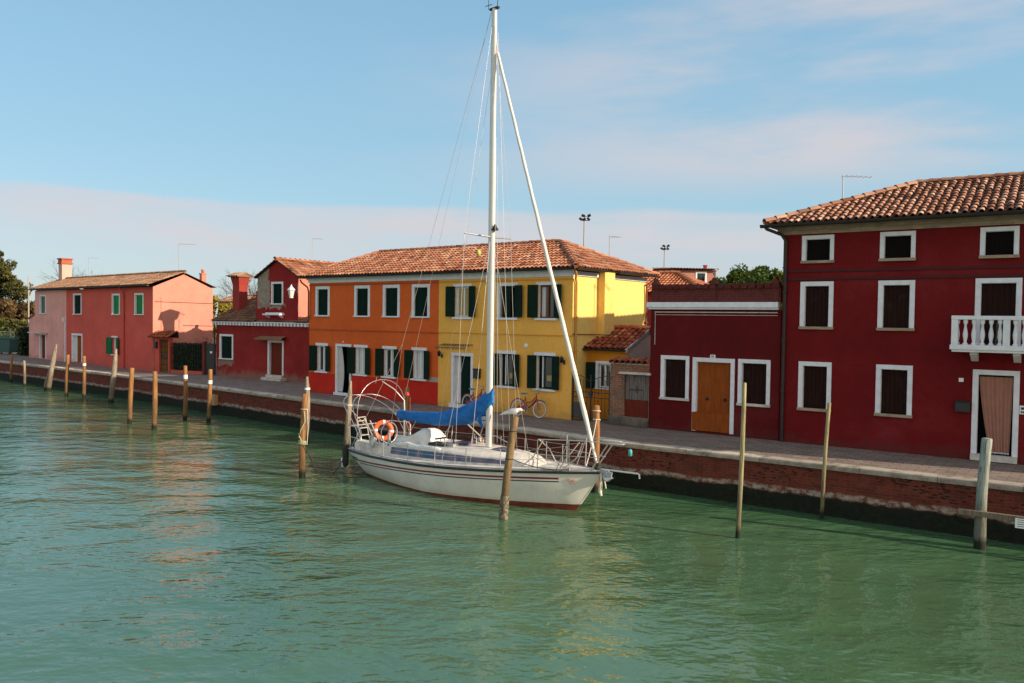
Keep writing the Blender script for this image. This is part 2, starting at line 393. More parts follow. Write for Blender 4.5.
def ridge_caps(mb, A, B, r=.105, step=.34):
    mb.tube([Vector(A)+Vector((0, 0, -.045)), Vector(B)+Vector((0, 0, -.045))], .075, 8, .25)
    A = Vector(A); B = Vector(B); d = B-A; n = max(1, int(d.length/step)); d.normalize(); st = (B-A).length/n
    e = d.cross(Vector((0, 0, 1))).normalized(); up = e.cross(d).normalized()
    if up.z < 0: up = -up
    for i in range(n):
        rows = []
        for (t_, rr, li) in ((i*st-.03, r, .02), ((i+1)*st+.02, r*.86, 0)):
            rows.append([A+d*t_+e*math.cos(math.pi*k/6)*rr*1.15+up*(math.sin(math.pi*k/6)*rr+li) for k in range(7)])
        mb.grid(rows, min(1, max(0, random.gauss(.55, .2))), 0, True)

def roof_plane(mb, O, U, V, u0, u1, vmax, n=24, mi=1):
    """the boarded deck under the tiles"""
    O = Vector(O); U = Vector(U).normalized(); V = Vector(V).normalized()
    for i in range(n):
        a = u0+(u1-u0)*i/n; b = u0+(u1-u0)*(i+1)/n
        mb.add([O+U*a, O+U*b, O+U*b+V*max(0, vmax(b)), O+U*a+V*max(0, vmax(a))], [(0, 1, 2, 3)], 1.0, mi)

def add_slope(mb, O, U, V, u0, u1, vmax, **k):
    Vn = Vector(V).normalized(); Un = Vector(U).normalized(); N = Un.cross(Vn)
    if N.z < 0: N = -N
    roof_plane(mb, Vector(O)+N*-.012, U, V, u0, u1, vmax); tiles(mb, O, U, V, u0, u1, vmax, **k)

def trim(root, a, b, c, d, w=.12, mat=None, sill=True, prot=.032, bottom=True, name='window', sillmat=None, sillh=.07, sillx=.04, head=None, sides=True):
    """stone surround of the opening a..b, c..d"""
    mb = MB(); mat = mat or M['trim']
    hx = w if head is None else head
    if sides:
        mb.box(a-w, a, -prot, .004, c, d, .99); mb.box(b, b+w, -prot, .004, c, d, .99)
        mb.box(a-.0, a+.012, .0, .13, c, d, .99); mb.box(b-.012, b, .0, .13, c, d, .99)
        mb.box(a+.012, b-.012, 0, .13, d-.012, d, .99)
    mb.box(a-hx, b+hx, -prot-.003, .004, d, d+w, .99)
    o = mb.build(name, mat, root)
    if sill:
        MB().box(a-hx-sillx+.02, b+hx+sillx-.02, -prot-.05, .12, c-sillh, c, .99).build('sill', sillmat or mat, o, bevel=.006)
    return o

def panel(parent, name, a, b, c, d, mat, y=.11, planks=4, batten=False, th=.035, gap=.006):
    mb = MB(); w = (b-a)/planks
    for i in range(planks):
        mb.box(a+i*w+gap/2, a+(i+1)*w-gap/2, y+random.uniform(0, .003), y+th, c+.005, d-.005)
    mb.box(a+.001, b-.001, y+th-.012, y+th-.004, c+.001, d-.001)
    if batten:
        for z in (c+(d-c)*.2, c+(d-c)*.8): mb.box(a+.02, b-.02, y-.015, y-.001, z-.04, z+.04)
    return mb.build(name, mat, parent)

def glass_win(parent, a, b, c, d, frame=None, y=.10, mull=1, curtain=None, part=1.0, side='l', bars=0):
    """casement with panes; their dark colour stands in for the unlit room"""
    fr = MB(); f = .045
    fr.box(a, a+f, y, y+.04, c, d); fr.box(b-f, b, y, y+.04, c, d); fr.box(a+f, b-f, y, y+.04, c, c+f); fr.box(a+f, b-f, y, y+.04, d-f, d)
    for i in range(mull):
        m = a+(b-a)*(i+1)/(mull+1); fr.box(m-f*.7, m+f*.7, y-.004, y+.042, c+f, d-f)
    for i in range(bars):
        z = c+(d-c)*(i+1)/(bars+1); fr.box(a+f, b-f, y+.004, y+.036, z-.014, z+.014)
    o = fr.build('casement', frame or M['white'], parent)
    MB().box(a+.005, b-.005, y+.045, y+.055, c+.005, d-.005).build('pane', M['glass'], o)  # opaque near-black pane, room darkness put into its colour
    if curtain:
        x0, x1 = (a+.02, a+(b-a)*part) if side == 'l' else (b-(b-a)*part, b-.02)
        rows = []
        n = 26
        for z in (c+.02, (c+d)/2, d-.03):
            rows.append([(x0+(x1-x0)*k/n, y+.036+.006*math.sin(k*1.9+z*2), z) for k in range(n+1)])
        MB().grid(rows).build('curtain', curtain, o)
    return o

def open_shutter(parent, hinge, width, c, d, side, mat, ang=14):
    """louvred leaf folded back against the wall; side -1 left, +1 right"""
    mb = MB(); a = R(ang)
    def T(p):   # p: x outward distance from hinge, y thickness, z
        x, y, z = p
        return (hinge+side*(x*math.cos(a)-y*math.sin(a)*0), -.045-x*math.sin(a)-y, z)
    def bx(x0, x1, y0, y1, z0, z1):
        vs = [T((x, y, z)) for z in (z0, z1) for y in (y0, y1) for x in (x0, x1)]
        mb.add(vs, [(0,2,3,1), (4,5,7,6), (0,1,5,4), (2,6,7,3), (0,4,6,2), (1,3,7,5)])
    fw = .05
    bx(0, fw, 0, .035, c, d); bx(width-fw, width, 0, .035, c, d); bx(fw, width-fw, 0, .035, c, c+.08); bx(fw, width-fw, 0, .035, d-.08, d); bx(fw, width-fw, 0, .035, (c+d)/2-.03, (c+d)/2+.03)
    bx(fw, width-fw, .024, .03, c+.05, d-.05)
    n = int((d-c-.16)/.05)
    for i in range(n):
        z = c+.085+i*.05
        if abs(z+.02-(c+d)/2) < .05: continue
        bx(fw, width-fw, .006, .028, z, z+.034)
    return mb.build('shutter', mat, parent)

def closed_shutters(parent, a, b, c, d, mat, y=.06):
    mid = (a+b)/2
    for (x0, x1) in ((a+.014, mid-.004), (mid+.004, b-.014)):
        mb = MB(); fw = .05
        mb.box(x0, x0+fw, y, y+.035, c+.005, d-.015); mb.box(x1-fw, x1, y, y+.035, c+.005, d-.015)
        mb.box(x0+fw, x1-fw, y, y+.035, c+.005, c+.08); mb.box(x0+fw, x1-fw, y, y+.035, d-.09, d-.015); mb.box(x0+fw, x1-fw, y, y+.035, (c+d)/2-.03, (c+d)/2+.03)
        z = c+.085
        while z < d-.12:
            mb.box(x0+fw, x1-fw, y+.008, y+.028, z, z+.036); z += .05
        mb.box(x0+.01, x1-.01, y+.029, y+.034, c+.01, d-.02)
        mb.build('shutter', mat, parent)

def pipe(root, pts, r=.045, mat=None, name='downpipe', brackets=True):
    mb = MB().tube(pts, r, 10)
    if brackets:
        p, q = Vector(pts[-2]), Vector(pts[-1])
        for i in range(1, 4):
            c = p.lerp(q, i/4); mb.box(c.x-r-.012, c.x+r+.012, c.y-r-.01, c.y+r+.03, c.z-.02, c.z+.02)
    return mb.build(name, mat or M['gutter'], root)

def gutter(root, pts, r=.065, name='gutter', mat=None):
    pts = [Vector(p) for p in pts]; mb = MB()
    for a, b in zip(pts[:-1], pts[1:]):
        d = (b-a).normalized(); e = d.cross(Vector((0, 0, 1))).normalized()
        rows = [[a+e*math.cos(math.pi+math.pi*k/8)*r+Vector((0, 0, 1))*math.sin(math.pi+math.pi*k/8)*r for k in range(9)],
                [b+e*math.cos(math.pi+math.pi*k/8)*r+Vector((0, 0, 1))*math.sin(math.pi+math.pi*k/8)*r for k in range(9)]]
        mb.grid(rows); mb.tube([a+e*r, b+e*r], .010, 6); mb.tube([a-e*r, b-e*r], .010, 6)
        mb.add([rows[0][k] for k in range(9)], [tuple(range(9))]); mb.add([rows[1][k] for k in range(9)], [tuple(range(9))])
    return mb.build(name, mat or M['gutter'], root)

def gable_side(mb, x, D, H, apex, apv, mi=0, y0=0):
    mb.add([(x, y0, 0), (x, y0, H), (x, apv, apex), (x, D, H), (x, D, 0)], [(0, 1, 2, 3, 4)], 1.0, mi)

def antenna(x, y, z, h, arm, label, rz=0, kind=0, rise=0):
    r = empty('tv_antenna', (x, y, z), rz, label, 'antenna', 'television antennas on the roofs')
    mb = MB().tube([(0, 0, -rise), (0, 0, h)], .018, 6); mb.build('mast', M['antenna'], r)
    b = MB().tube([(-.05, 0, h-.05), (arm, 0, h-.05)], .012, 6)
    n = 6
    for i in range(n):
        xx = .05+(arm-.1)*i/(n-1); l = .22-.02*i
        b.tube([(xx, -l, h-.05), (xx, l, h-.05)], .006, 4)
    b.build('aerial', M['antenna'], r)
    return r
M['antenna'] = plain('aluminium', (.40, .40, .40), .5, .6, vary=.1)

# ------------------------------------------------------------------ water, quay, ground
MB().add([(-900, -200, 0), (900, -200, 0), (900, 1500, 0), (-900, 1500, 0)], [(0, 1, 2, 3)]).build('water', M['water'])
tag(bpy.data.objects['water'], kind='structure')

Q = [(-95, 108), (-60, 77.8), (-43.1, 63.1), (-36.9, 57.6), (-22.9, 46.3), (-12.8, 37.5), (-4.18, 30.0), (0.2, 25.75), (3.2, 23.05), (6.53, 20.85), (8.53, 19.43), (11.3, 17.5), (20, 11.4), (40, -3)]
def offs(poly, d):
    out = []
    for i, p in enumerate(poly):
        a = Vector(poly[max(i-1, 0)]); b = Vector(poly[min(i+1, len(poly)-1)]); t_ = (b-a).normalized()
        out.append((p[0]-t_.y*d, p[1]+t_.x*d))
    return out
Qi = offs(Q, .34)      # inner edge of the coping
# ground sheet out to the horizon
mb = MB(); far = [(-900, 900), (-700, 1400), (900, 1400), (900, -60)]
n = len(Qi); vs = [(x, y, PZ-.03) for x, y in Qi]+[(-900, 700, PZ-.03), (-900, 1500, PZ-.03), (900, 1500, PZ-.03), (900, -60, PZ-.03)]
mb.add(vs, [tuple(range(n))[::-1]+(n, n+1, n+2, n+3)]); tag(mb.build('ground', M['ground']), kind='structure')
Qp = offs(Q, 14)
mb = MB(); mb.grid([[(x, y, PZ-.004) for x, y in Qi], [(x, y, PZ-.004) for x, y in Qp]], smooth=False)
tag(mb.build('quay_pavement', M['paving']), kind='structure')
# quay wall with UV in metres
qw = empty('quay_wall', (0, 0, 0), 0, 'long red brick quay wall with a white salt line and dark algae above the water', 'quay wall')
me = bpy.data.meshes.new('brickwork'); vs = []; fs = []; run = [0]
for i, p in enumerate(Q):
    if i: run.append(run[-1]+(Vector(p)-Vector(Q[i-1])).length)
    q = offs(Q, .03)[i]
    vs += [(q[0], q[1], -1.2), (q[0], q[1], PZ-.12)]
for i in range(len(Q)-1): fs.append((2*i, 2*i+2, 2*i+3, 2*i+1))
me.from_pydata(vs, [], fs); uvl = me.uv_layers.new(name='UVMap')
for p in me.polygons:
    for li in p.loop_indices:
        vi = me.loops[li].vertex_index; uvl.data[li].uv = (run[vi//2], vs[vi][2])
me.materials.append(M['quaybrick']); o = bpy.data.objects.new('brickwork', me); C.objects.link(o); o.parent = qw
# coping stones: one long course of separate blocks
mb = MB(); pts = [Vector((x, y, 0)) for x, y in Q]
for i in range(len(pts)-1):
    a, b = pts[i], pts[i+1]; L = (b-a).length
    if i in (0,): k = 10
    else: k = max(1, round(L/1.7))
    d = (b-a).normalized(); nrm = Vector((-d.y, d.x, 0))
    A2 = [Vector((*Qi[i], 0)), Vector((*Qi[i+1], 0))]
    for j in range(k):
        s0, s1 = j/k+.006/L, (j+1)/k-.006/L
        o0, o1 = a.lerp(b, s0)-nrm*.05, a.lerp(b, s1)-nrm*.05; i0, i1 = A2[0].lerp(A2[1], s0), A2[0].lerp(A2[1], s1)
        t_ = PZ+.012+random.uniform(-.012, .010); bo = PZ-.13
        ch = .018
        oo0, oo1 = o0+nrm*ch, o1+nrm*ch
        V_ = lambda p, z: (p.x, p.y, z)
        vs = [V_(o0, bo), V_(o1, bo), V_(o1, t_-ch), V_(o0, t_-ch), V_(oo0, t_), V_(oo1, t_), V_(i0, t_), V_(i1, t_), V_(i0, bo), V_(i1, bo)]
        mb.add(vs, [(0, 1, 2, 3), (3, 2, 5, 4), (4, 5, 7, 6), (6, 7, 9, 8), (0, 3, 4, 6, 8), (1, 9, 7, 5, 2), (0, 8, 9, 1)], random.uniform(0, 1))
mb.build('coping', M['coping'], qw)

# ------------------------------------------------------------------ HOUSES
def house_root(name, A, B, label, cat='house', **k):
    ang = math.atan2(B[1]-A[1], B[0]-A[0]); r = empty(name, (A[0], A[1], PZ), ang, label, cat, **k); return r
UX = (1, 0, 0)

# ---- big dark red house at the right
BIG = ((7.99, 23.72), (13.03, 20.21))
h = house_root('dark_red_house', *BIG, 'large three storey dark red house with white framed windows and a white balcony')
W = 14.0; D = 6.0; H = 6.12
cols = [(.64, 1.32), (2.74, 3.42), (5.14, 5.79), (7.6, 8.28), (10.0, 10.68)]
holes = [(a, b, 5.33, 5.95) for a, b in cols]+[(a, b, 3.42, 4.60) for a, b in cols if not 5 < a < 6]+[(a, b, 1.05, 2.28) for a, b in cols if not 5 < a < 6]
balc = (5.08, 5.87, 2.95, 4.62); bdoor = (5.08, 5.88, .18, 2.25)
holes += [balc, bdoor]
mb = MB(); wall_holes(mb, W, H, holes, .16)
mb.add([(0, 0, 0), (0, D, 0), (0, D, H), (0, 0, H)], [(0, 1, 2, 3)]); mb.add([(W, 0, 0), (W, D, 0), (W, D, H), (W, 0, H)], [(0, 1, 2, 3)]); mb.add([(0, D, 0), (W, D, 0), (W, D, H), (0, D, H)], [(0, 1, 2, 3)])
mb.build('wall', M['dred'], h)
M['cornice'] = brick_mat('cornice_brick', (.50, .36, .24), (.38, .26, .17), (.30, .21, .15))[0].m
t_ = M['cornice'].node_tree
_t, _uv, _b, _c = brick_mat('cornice_bricks', (.44, .31, .21), (.30, .20, .13), (.34, .26, .19)); M['cornice'] = _t.set(_c, .9)
mb = MB(); mb.box(-.06, W+.06, -.06, .1, H-.02, H+.10); mb.box(-.14, W+.14, -.14, .1, H+.10, H+.19)
mb.box(-.22, W+.22, -.22, .1, H+.19, H+.30)
mb.box(-.22, -.001, .1, D, H+.10, H+.30)
mb.build('cornice', M['cornice'], h)
for z in (4.80, 5.03): MB().box(.16, W, -.030, .003, z-.034, z+.034).build('string_course', M['stringred'], h)
for (a, b, c, d) in holes:
    if (a, b, c, d) == bdoor: continue
    w = trim(h, a, b, c, d, .12 if c < 5 else .105, sillmat=M['cornice'], sill=(c != balc[2]), sillh=.08)
    panel(w, 'shutter', a+.012, b-.012, c, d-.012, M['brownshut'] if c < 5 else M['dark'], y=.09, planks=6)
# door with curtain
a, b, c, d = bdoor
w = trim(h, a, b, c, d, .12, sill=False, name='door'); MB().box(a-.12, b+.12, -.16, .12, 0.02, c, .99).build('threshold', M['trimwarm'], w)
MB().box(a, b, .28, .3, c, d).build('door_leaf', M['dark'], w)  # near-black sheet, paints in the dark interior behind the curtain
MB().box(a, a+.001, .13, .28, c, d).box(b-.001, b, .13, .28, c, d).build('reveal', M['dred'], w)
rows = []
for j in range(14):
    tt = j/13; z = d-.06-(d-c-.12)*tt; x0 = a+.03+.26*tt**1.4; x1 = b-.02-.05*tt
    rows.append([(x0+(x1-x0)*k/48, .06+.022*math.sin(k*.95+tt*1.2)+.012*math.sin(k*.37+tt*3)-.02*tt, z+(.018*abs(math.sin(k*.6)) if j == 13 else 0)) for k in range(49)])
cu = MB().grid(rows).build('curtain', M['pinkcurtain'], w)
MB().tube([(a+.01, .055, d-.05), (b-.01, .055, d-.05)], .012, 6).build('curtain_rail', M['black'], w)
rows = [[(a+.31+.42*k/30, .034+.02*math.sin(k*1.5), c+.075+.0*k) for k in range(31)], [(a+.31+.42*k/30, .034+.02*math.sin(k*1.5), c+.045-.015*abs(math.sin(k*.6))) for k in range(31)]]
MB().grid(rows).build('lace_hem', M['curtain'], cu)
# balcony
bk = MB().box(4.50, 6.95, -.92, 0, 2.90, 3.02).box(4.54, 6.91, -.88, 0, 2.84, 2.90).build('balcony', M['trim'], h, bevel=.01)
for x in (5.0, 5.94, 6.7):
    MB().prism([(-.55, 2.84), (0, 2.84), (0, 2.58), (-.12, 2.60), (-.42, 2.74), (-.55, 2.76)], 'x', x-.08, x+.08).build('bracket', M['trim'], bk)
MB().box(4.52, 6.93, -.90, -.74, 3.66, 3.76).box(4.52, 4.68, -.74, 0, 3.66, 3.76).box(6.77, 6.93, -.74, 0, 3.66, 3.76).build('handrail', M['trim'], bk, bevel=.012)
for (x, y) in ((4.60, -.82), (6.85, -.82), (5.725, -.82)): MB().box(x-.075, x+.075, y-.075, y+.075, 3.02, 3.66).build('pillar', M['trim'], bk, bevel=.008)
prof = [(.058, 0), (.058, .04), (.036, .06), (.034, .10), (.052, .20), (.058, .27), (.045, .36), (.028, .46), (.030, .52), (.048, .55), (.052, .60), (.052, .64)]
bal0 = MB().lathe((0, 0, 3.02), prof, 12).build('baluster', M['trim'], bk); first = True
sp_ = [(4.60+.075+.16+.1875*i, -.82) for i in range(5)]+[(5.725+.075+.11+.19*i, -.82) for i in range(5)]+[(4.60, -.62+.2*i) for i in range(3)]
for (x, y) in sp_:
    o = bal0 if first else bal0.copy()
    if not first: C.objects.link(o); o.parent = bk
    o.location = (x, y, 0); first = False
MB().tube([(5.52, -.92, 3.60), (5.53, -.95, 3.3), (5.50, -.95, 3.05)], .02, 6).build('hanging_hook', M['black'], bk)
MB().box(4.64, 4.75, -.018, 0, 2.03, 2.13).build('number_plate', M['plate'], h)
MB().box(4.58, 4.92, -.13, 0, 1.24, 1.50).box(4.56, 4.94, -.15, 0, 1.50, 1.53).build('letter_box', M['black'], h, bevel=.012)
o = MB().box(6.01, 6.15, -.03, 0, 1.28, 1.50).build('intercom', M['plate'], h)
MB().box(6.045, 6.115, -.036, -.030, 1.40, 1.46).box(6.045, 6.075, -.036, -.030, 1.31, 1.36).box(6.085, 6.115, -.036, -.030, 1.31, 1.36).build('buttons', M['black'], o)
ez = 6.40; ov = .42; rv = 3.0; rz_ = 7.76; run_ = rv+ov; Ls = math.hypot(run_, rz_-ez)
rf = MB()
vmx = lambda u: min(Ls, u/(3.1+ov)*Ls)
add_slope(rf, (-ov, -ov, ez), UX, (0, run_, rz_-ez), 0, W+ov, vmx, pitch=.20, row=.285, rad=.074, jit=.9)
Lh = math.hypot(3.1+ov, rz_-ez); span = 2*run_
add_slope(rf, (-ov, D+ov, ez), (0, -1, 0), (3.1+ov, 0, rz_-ez), 0, span, lambda u: Lh*min(u/run_, (span-u)/run_, 1), pitch=.20, row=.285, rad=.074, jit=.9)
rf.add([(3.1, rv, rz_-.02), (W+ov, rv, rz_-.02), (W+ov, D+ov, ez), (-ov, D+ov, ez)], [(0, 1, 2, 3)], .5)
ridge_caps(rf, (-ov, -ov, ez+.06), (3.1, rv, rz_+.05)); ridge_caps(rf, (3.1, rv, rz_+.05), (W, rv, rz_+.05)); ridge_caps(rf, (-ov, D+ov, ez+.06), (3.1, rv, rz_+.05))
rf.add([(-ov, -ov, ez-.05), (W+ov, -ov, ez-.05), (W+ov, D+ov, ez-.05), (-ov, D+ov, ez-.05)], [(0, 1, 2, 3)], .2, 1)
rf.add([(-ov, -ov, ez-.05), (W+ov, -ov, ez-.05), (W+ov, -ov, ez), (-ov, -ov, ez)], [(0, 1, 2, 3)], .2, 1)
rf.build('roof', [M['tilebig'], M['gutter']], h, recalc=False)
gutter(h, [(-ov-.12, -ov-.07, ez-.03), (W, -ov-.07, ez-.03)], .085)
pipe(h, [(-ov+.02, -ov-.07, ez-.08), (-ov+.05, -ov-.05, ez-.14), (-.02, -.12, H-.02), (.09, -.07, H-.22), (.09, -.07, .03)], .048)
bigroot = h

# ---- low dark red house with parapet
DR = ((4.55, 26.27), (7.99, 23.78))
h = house_root('low_dark_red_house', *DR, 'single storey oxblood red house with orange brown double door and tiled parapet', group=None)
W = 4.24; D = 6; H = 3.9
holes = [(.51, 1.26, 1.06, 2.30), (1.62, 2.74, .06, 2.26), (3.09, 3.85, 1.05, 2.28)]
mb = MB(); wall_holes(mb, W, H, holes, .16)
for x in (0, W): mb.add([(x, 0, 0), (x, D, 0), (x, D, H), (x, 0, H)], [(0, 1, 2, 3)])
mb.add([(0, D, 0), (W, D, 0), (W, D, H), (0, D, H)], [(0, 1, 2, 3)]); mb.add([(0, 0, H), (W, 0, H), (W, D, H), (0, D, H)], [(0, 1, 2, 3)])
mb.build('wall', M['dred2'], h)
MB().box(-.10, W-.06, -.16, .12, 3.96, 4.13).box(-.07, W-.06, -.11, .12, 3.90, 3.96).build('cornice', M['trim'], h, bevel=.01)
MB().box(.14, W-.1, -.03, .003, 3.80, 3.83).box(.14, W-.1, -.02, .003, 3.72, 3.735).build('moulding', M['trimwarm'], h)
MB().tube([(.17, -.03, 3.79), (.17, -.03, 2.75)], .012, 6).build('cable', M['trimwarm'], h)
_t, _uv, _b, _c = brick_mat('dark_parapet_brick', (.125, .014, .011), (.10, .014, .010), (.12, .04, .025)); M['parbrick'] = _t.set(_c, .9)
mb = MB().box(.05, W-.02, -.02, .20, 4.13, 4.56); mb.box(.0, .20, .20, 5.9, 3.91, 4.30); mb.build('parapet', M['parbrick'], h)
mb = MB()
n = 17
for i in range(n):      # row of upright curved tiles crowning the parapet
    x = .16+(W-.3)*i/(n-1); rows = []
    for yy in (-.09, .27): rows.append([(x+math.cos(math.pi*k/6)*.098, yy, 4.55+math.sin(math.pi*k/6)*.165+random.uniform(-.012, .012)) for k in range(7)])
    mb.grid(rows, random.random()*.4); mb.add([rows[0][k] for k in range(7)], [tuple(range(7))], random.random()*.3); mb.add([rows[1][k] for k in range(7)], [tuple(range(7))], .2)
mb.build('coping_tiles', tint_mat('dark_red_tiles', [(0, (.09, .014, .011)), (1, (.19, .035, .024))], ga=.3), h)
for x in (.14, 2.12, 4.06):
    mb = MB().box(x-.11, x+.11, -.05, .19, 4.13, 4.70).prism([(x-.13, 4.70), (x+.13, 4.70), (x+.04, 4.80), (x, 4.90), (x-.04, 4.80)], 'y', -.07, .21); mb.build('finial', M['parbrick'], h)
for k, (a, b, c, d) in enumerate(holes):
    if k == 1: continue
    w = trim(h, a, b, c, d, .115, sillmat=M['trimwarm'], sillh=.08); panel(w, 'shutter', a+.012, b-.012, c, d-.012, M['brownshut'], y=.09, planks=6)
a, b, c, d = holes[1]
w = trim(h, a, b, c, d, .125, sill=False, name='door')
for (x0, x1) in ((a+.014, (a+b)/2-.003), ((a+b)/2+.003, b-.014)):
    l = MB(); l.box(x0, x1, .09, .13, c+.06, d-.015); l.box(x0+.07, x1-.07, .083, .089, 1.25, d-.12); l.box(x0+.07, x1-.07, .083, .089, .75, 1.15)
    l = l.build('door_leaf', M['browndoor'], w, bevel=.006)
    mx = x1-.22 if x0 < 2 else x0+.36
    kn = MB().lathe((0, 0, 0), [(.052, 0), (.052, .008), (.02, .014), (.03, .05), (.02, .062)], 12).build('door_knob', M['black'], l)
    kn.location = (mx, .084, 1.09); kn.rotation_euler = (R(90), 0, 0)
MB().box(a-.12, b-.014, -.035, .075, .10, .66).box(a-.13, b-.0, -.045, .08, .08, .10).box(a-.0, b-.014, -.04, .078, .655, .67).build('flood_barrier', M['browndoor'], w)
o = MB().box(a+.46, a+.62, -.05, 0, d+.125, d+.23).build('number_plate', M['plate'], h)
MB().box(a+.50, a+.515, -.054, -.050, d+.15, d+.21).box(a+.525, a+.55, -.054, -.050, d+.15, d+.16).box(a+.535, a+.55, -.054, -.050, d+.16, d+.21).box(a+.565, a+.58, -.054, -.05, d+.15, d+.21).build('digits', M['black'], o)

# ---- brick garden wall with door, and iron gate
BR = ((3.35, 27.10), (4.55, 26.27))
h = house_root('brick_garden_wall', *BR, 'crumbling brick wall with tiled top between yellow annex and low dark red house', 'wall')
mb = MB(); wall_holes(mb, 1.44, 2.08, [(.53, 1.42, .30, 1.72)], .12)
mb.add([(0, 0, 0), (0, .3, 0), (0, .3, 2.08), (0, 0, 2.08)], [(0, 1, 2, 3)]); mb.add([(0, .3, 0), (1.44, .3, 0), (1.44, .3, 2.08), (0, .3, 2.08)], [(0, 1, 2, 3)]); mb.add([(0, 0, 2.08), (1.44, 0, 2.08), (1.44, .3, 2.08), (0, .3, 2.08)], [(0, 1, 2, 3)])
mb.build('brickwork', M['brick'], h)
mb = MB()
for i in range(7):
    x = .11+.205*i; rows = []
    for yy, dz in ((-.14, -.02), (.40, .05)): rows.append([(x+math.cos(math.pi*k/6)*.102, yy, 2.10+math.sin(math.pi*k/6)*.145+dz+random.uniform(-.01, .01)) for k in range(7)])
    mb.grid(rows, random.random()); rows2 = [[(p[0]*.85+x*.15, p[1], 2.10+(p[2]-2.10)*.8) for p in r_] for r_ in rows]; mb.grid([rows[0], rows2[0]], .1); mb.grid(rows2, 0)
mb.build('coping_tiles', M['tilered'], h); MB().box(0, 1.44, -.05, .33, 2.055, 2.095).build('capping', M['palegrey'], h)
MB().box(.36, 1.50, -.10, .14, 1.73, 1.81).build('lintel', M['trimwarm'], h, bevel=.008)
MB().box(.50, 1.44, -.12, .12, 0, .27).box(-.03, .5, -.06, .0, 0, .30).build('footing', stucco('grimy_footing', (.22, .18, .14), .3, dirt=(.05, .045, .035), dirt_a=.7), h, bevel=.02)
d_ = MB().box(.54, 1.41, .09, .12, .31, .86).build('door', M['redpanel'], h)
panel(d_, 'planks', .54, 1.41, .87, 1.71, M['greywood'], y=.085, planks=6)
MB().tube([(.72, .07, 1.22), (1.20, .07, 1.22)], .012, 6).tube([(.96, .07, 1.35), (.96, .07, 1.1)], .012, 6).build('latch', M['black'], d_)

h = house_root('iron_gate', *BR, 'dark wrought iron gate between yellow house corner and old brick wall', 'gate')
g_ = MB()
for x in (-1.50, -.05): g_.box(x-.022, x+.022, .05, .09, 0, 1.75)
g_.box(-.80, -.76, .05, .09, .05, 1.62)
g_.build('post', M['black'], h)
g_ = MB()
for (x0, x1) in ((-1.46, -.80), (-.76, -.09)):
    for z in (.12, .84, 1.02): g_.box(x0, x1, .06, .08, z-.014, z+.014)
    n = 5
    for i in range(1, n): g_.tube([(x0+(x1-x0)*i/n, .07, .12), (x0+(x1-x0)*i/n, .07, 1.5-.12*abs(i/n-.5))], .008, 5)
g_.tube([(-1.46, .07, 1.56), (-1.2, .07, 1.60), (-.98, .07, 1.50), (-.80, .07, 1.40), (-.55, .07, 1.52), (-.3, .07, 1.60), (-.09, .07, 1.62)], .013, 6)
g_.build('ironwork', M['black'], h)
MB().box(-1.44, -.98, .045, .058, .12, .66).build('panel', plain('dark_grey_sheet', (.05, .045, .04), .5), h)
MB().box(-.84, -.72, .02, .10, .88, 1.06).build('lock', M['black'], h)

# ---- yellow annex (low wing)
h = house_root('yellow_annex', *BR, 'low orange yellow annex with mossy red tiled roof beside the yellow house', 'annex')
mb = MB(); V1 = 1.0; hz = 2.50
wall_holes(mb, .12, hz, [(-1.02, -.52, 1.12, 1.98)], .12, x0=-1.62, y=V1)
mb.build('wall', M['annexy'], h)
mb = MB(); mb.add([(.12, V1, 0), (.12, V1, hz), (.12, V1+1.65, 3.15), (.12, V1+3.3, hz), (.12, V1+3.3, 0)], [(0, 1, 2, 3, 4)]); mb.build('gable_wall', stucco('light_plaster', (.66, .58, .49), .1, dirt_a=.2), h)
vb = (0, 1.65+.15, .68); Ls = math.hypot(1.8, .68)
rf = MB(); add_slope(rf, (-1.75, V1-.18, 2.52), UX, vb, 0, 1.98, lambda u: Ls, pitch=.20, row=.30, rad=.078, jit=1.8)
rf.add([(-1.75, V1+1.62, 3.19), (.2, V1+1.62, 3.19), (.2, V1+3.4, 2.52), (-1.75, V1+3.4, 2.52)], [(0, 1, 2, 3)], .3, 1)
ridge_caps(rf, (-1.75, V1+1.65, 3.25), (.22, V1+1.65, 3.25)); rf.build('roof', [M['tilered'], M['gutter']], h, recalc=False)
MB().add([(.13, V1-.2, 2.42), (.20, V1-.2, 2.42), (.20, V1+1.63, 3.12), (.13, V1+1.63, 3.12), (.13, V1-.2, 2.53), (.20, V1-.2, 2.53), (.20, V1+1.63, 3.23), (.13, V1+1.63, 3.23)], [(0,1,2,3), (4,7,6,5), (0,4,5,1), (1,5,6,2), (2,6,7,3), (3,7,4,0)]).build('verge_board', M['trim'], h)
gutter(h, [(-1.72, V1-.24, 2.50), (.18, V1-.24, 2.50)], .055)
h_ = empty('tmp', (0, 0, 0)); 
w = trim(h, -1.02, -.52, 1.12, 1.98, .09, sillh=.05)
w.location = (0, V1, 0)
glass_win(w, -1.0, -.54, 1.13, 1.97, M['white'], mull=1); open_shutter(w, -1.10, .34, 1.08, 2.02, -1, M['greenshut'], 8)
bpy.data.objects.remove(h_)

# ---- orange and yellow houses under one hipped roof
OA, OB = Vector((-9.42, 37.15)), Vector((2.11, 28.05)); ud = (OB-OA).normalized(); SP = 8.25; W = 14.69
MID = OA+ud*SP
ho = house_root('orange_house', OA, OB, 'two storey orange house with a bright red base and dark green shutters')
hy = house_root('yellow_house', MID, OB, 'two storey ochre yellow house with dark green shutters and sunlit side wall')
Hh = 5.08; D = 5.2
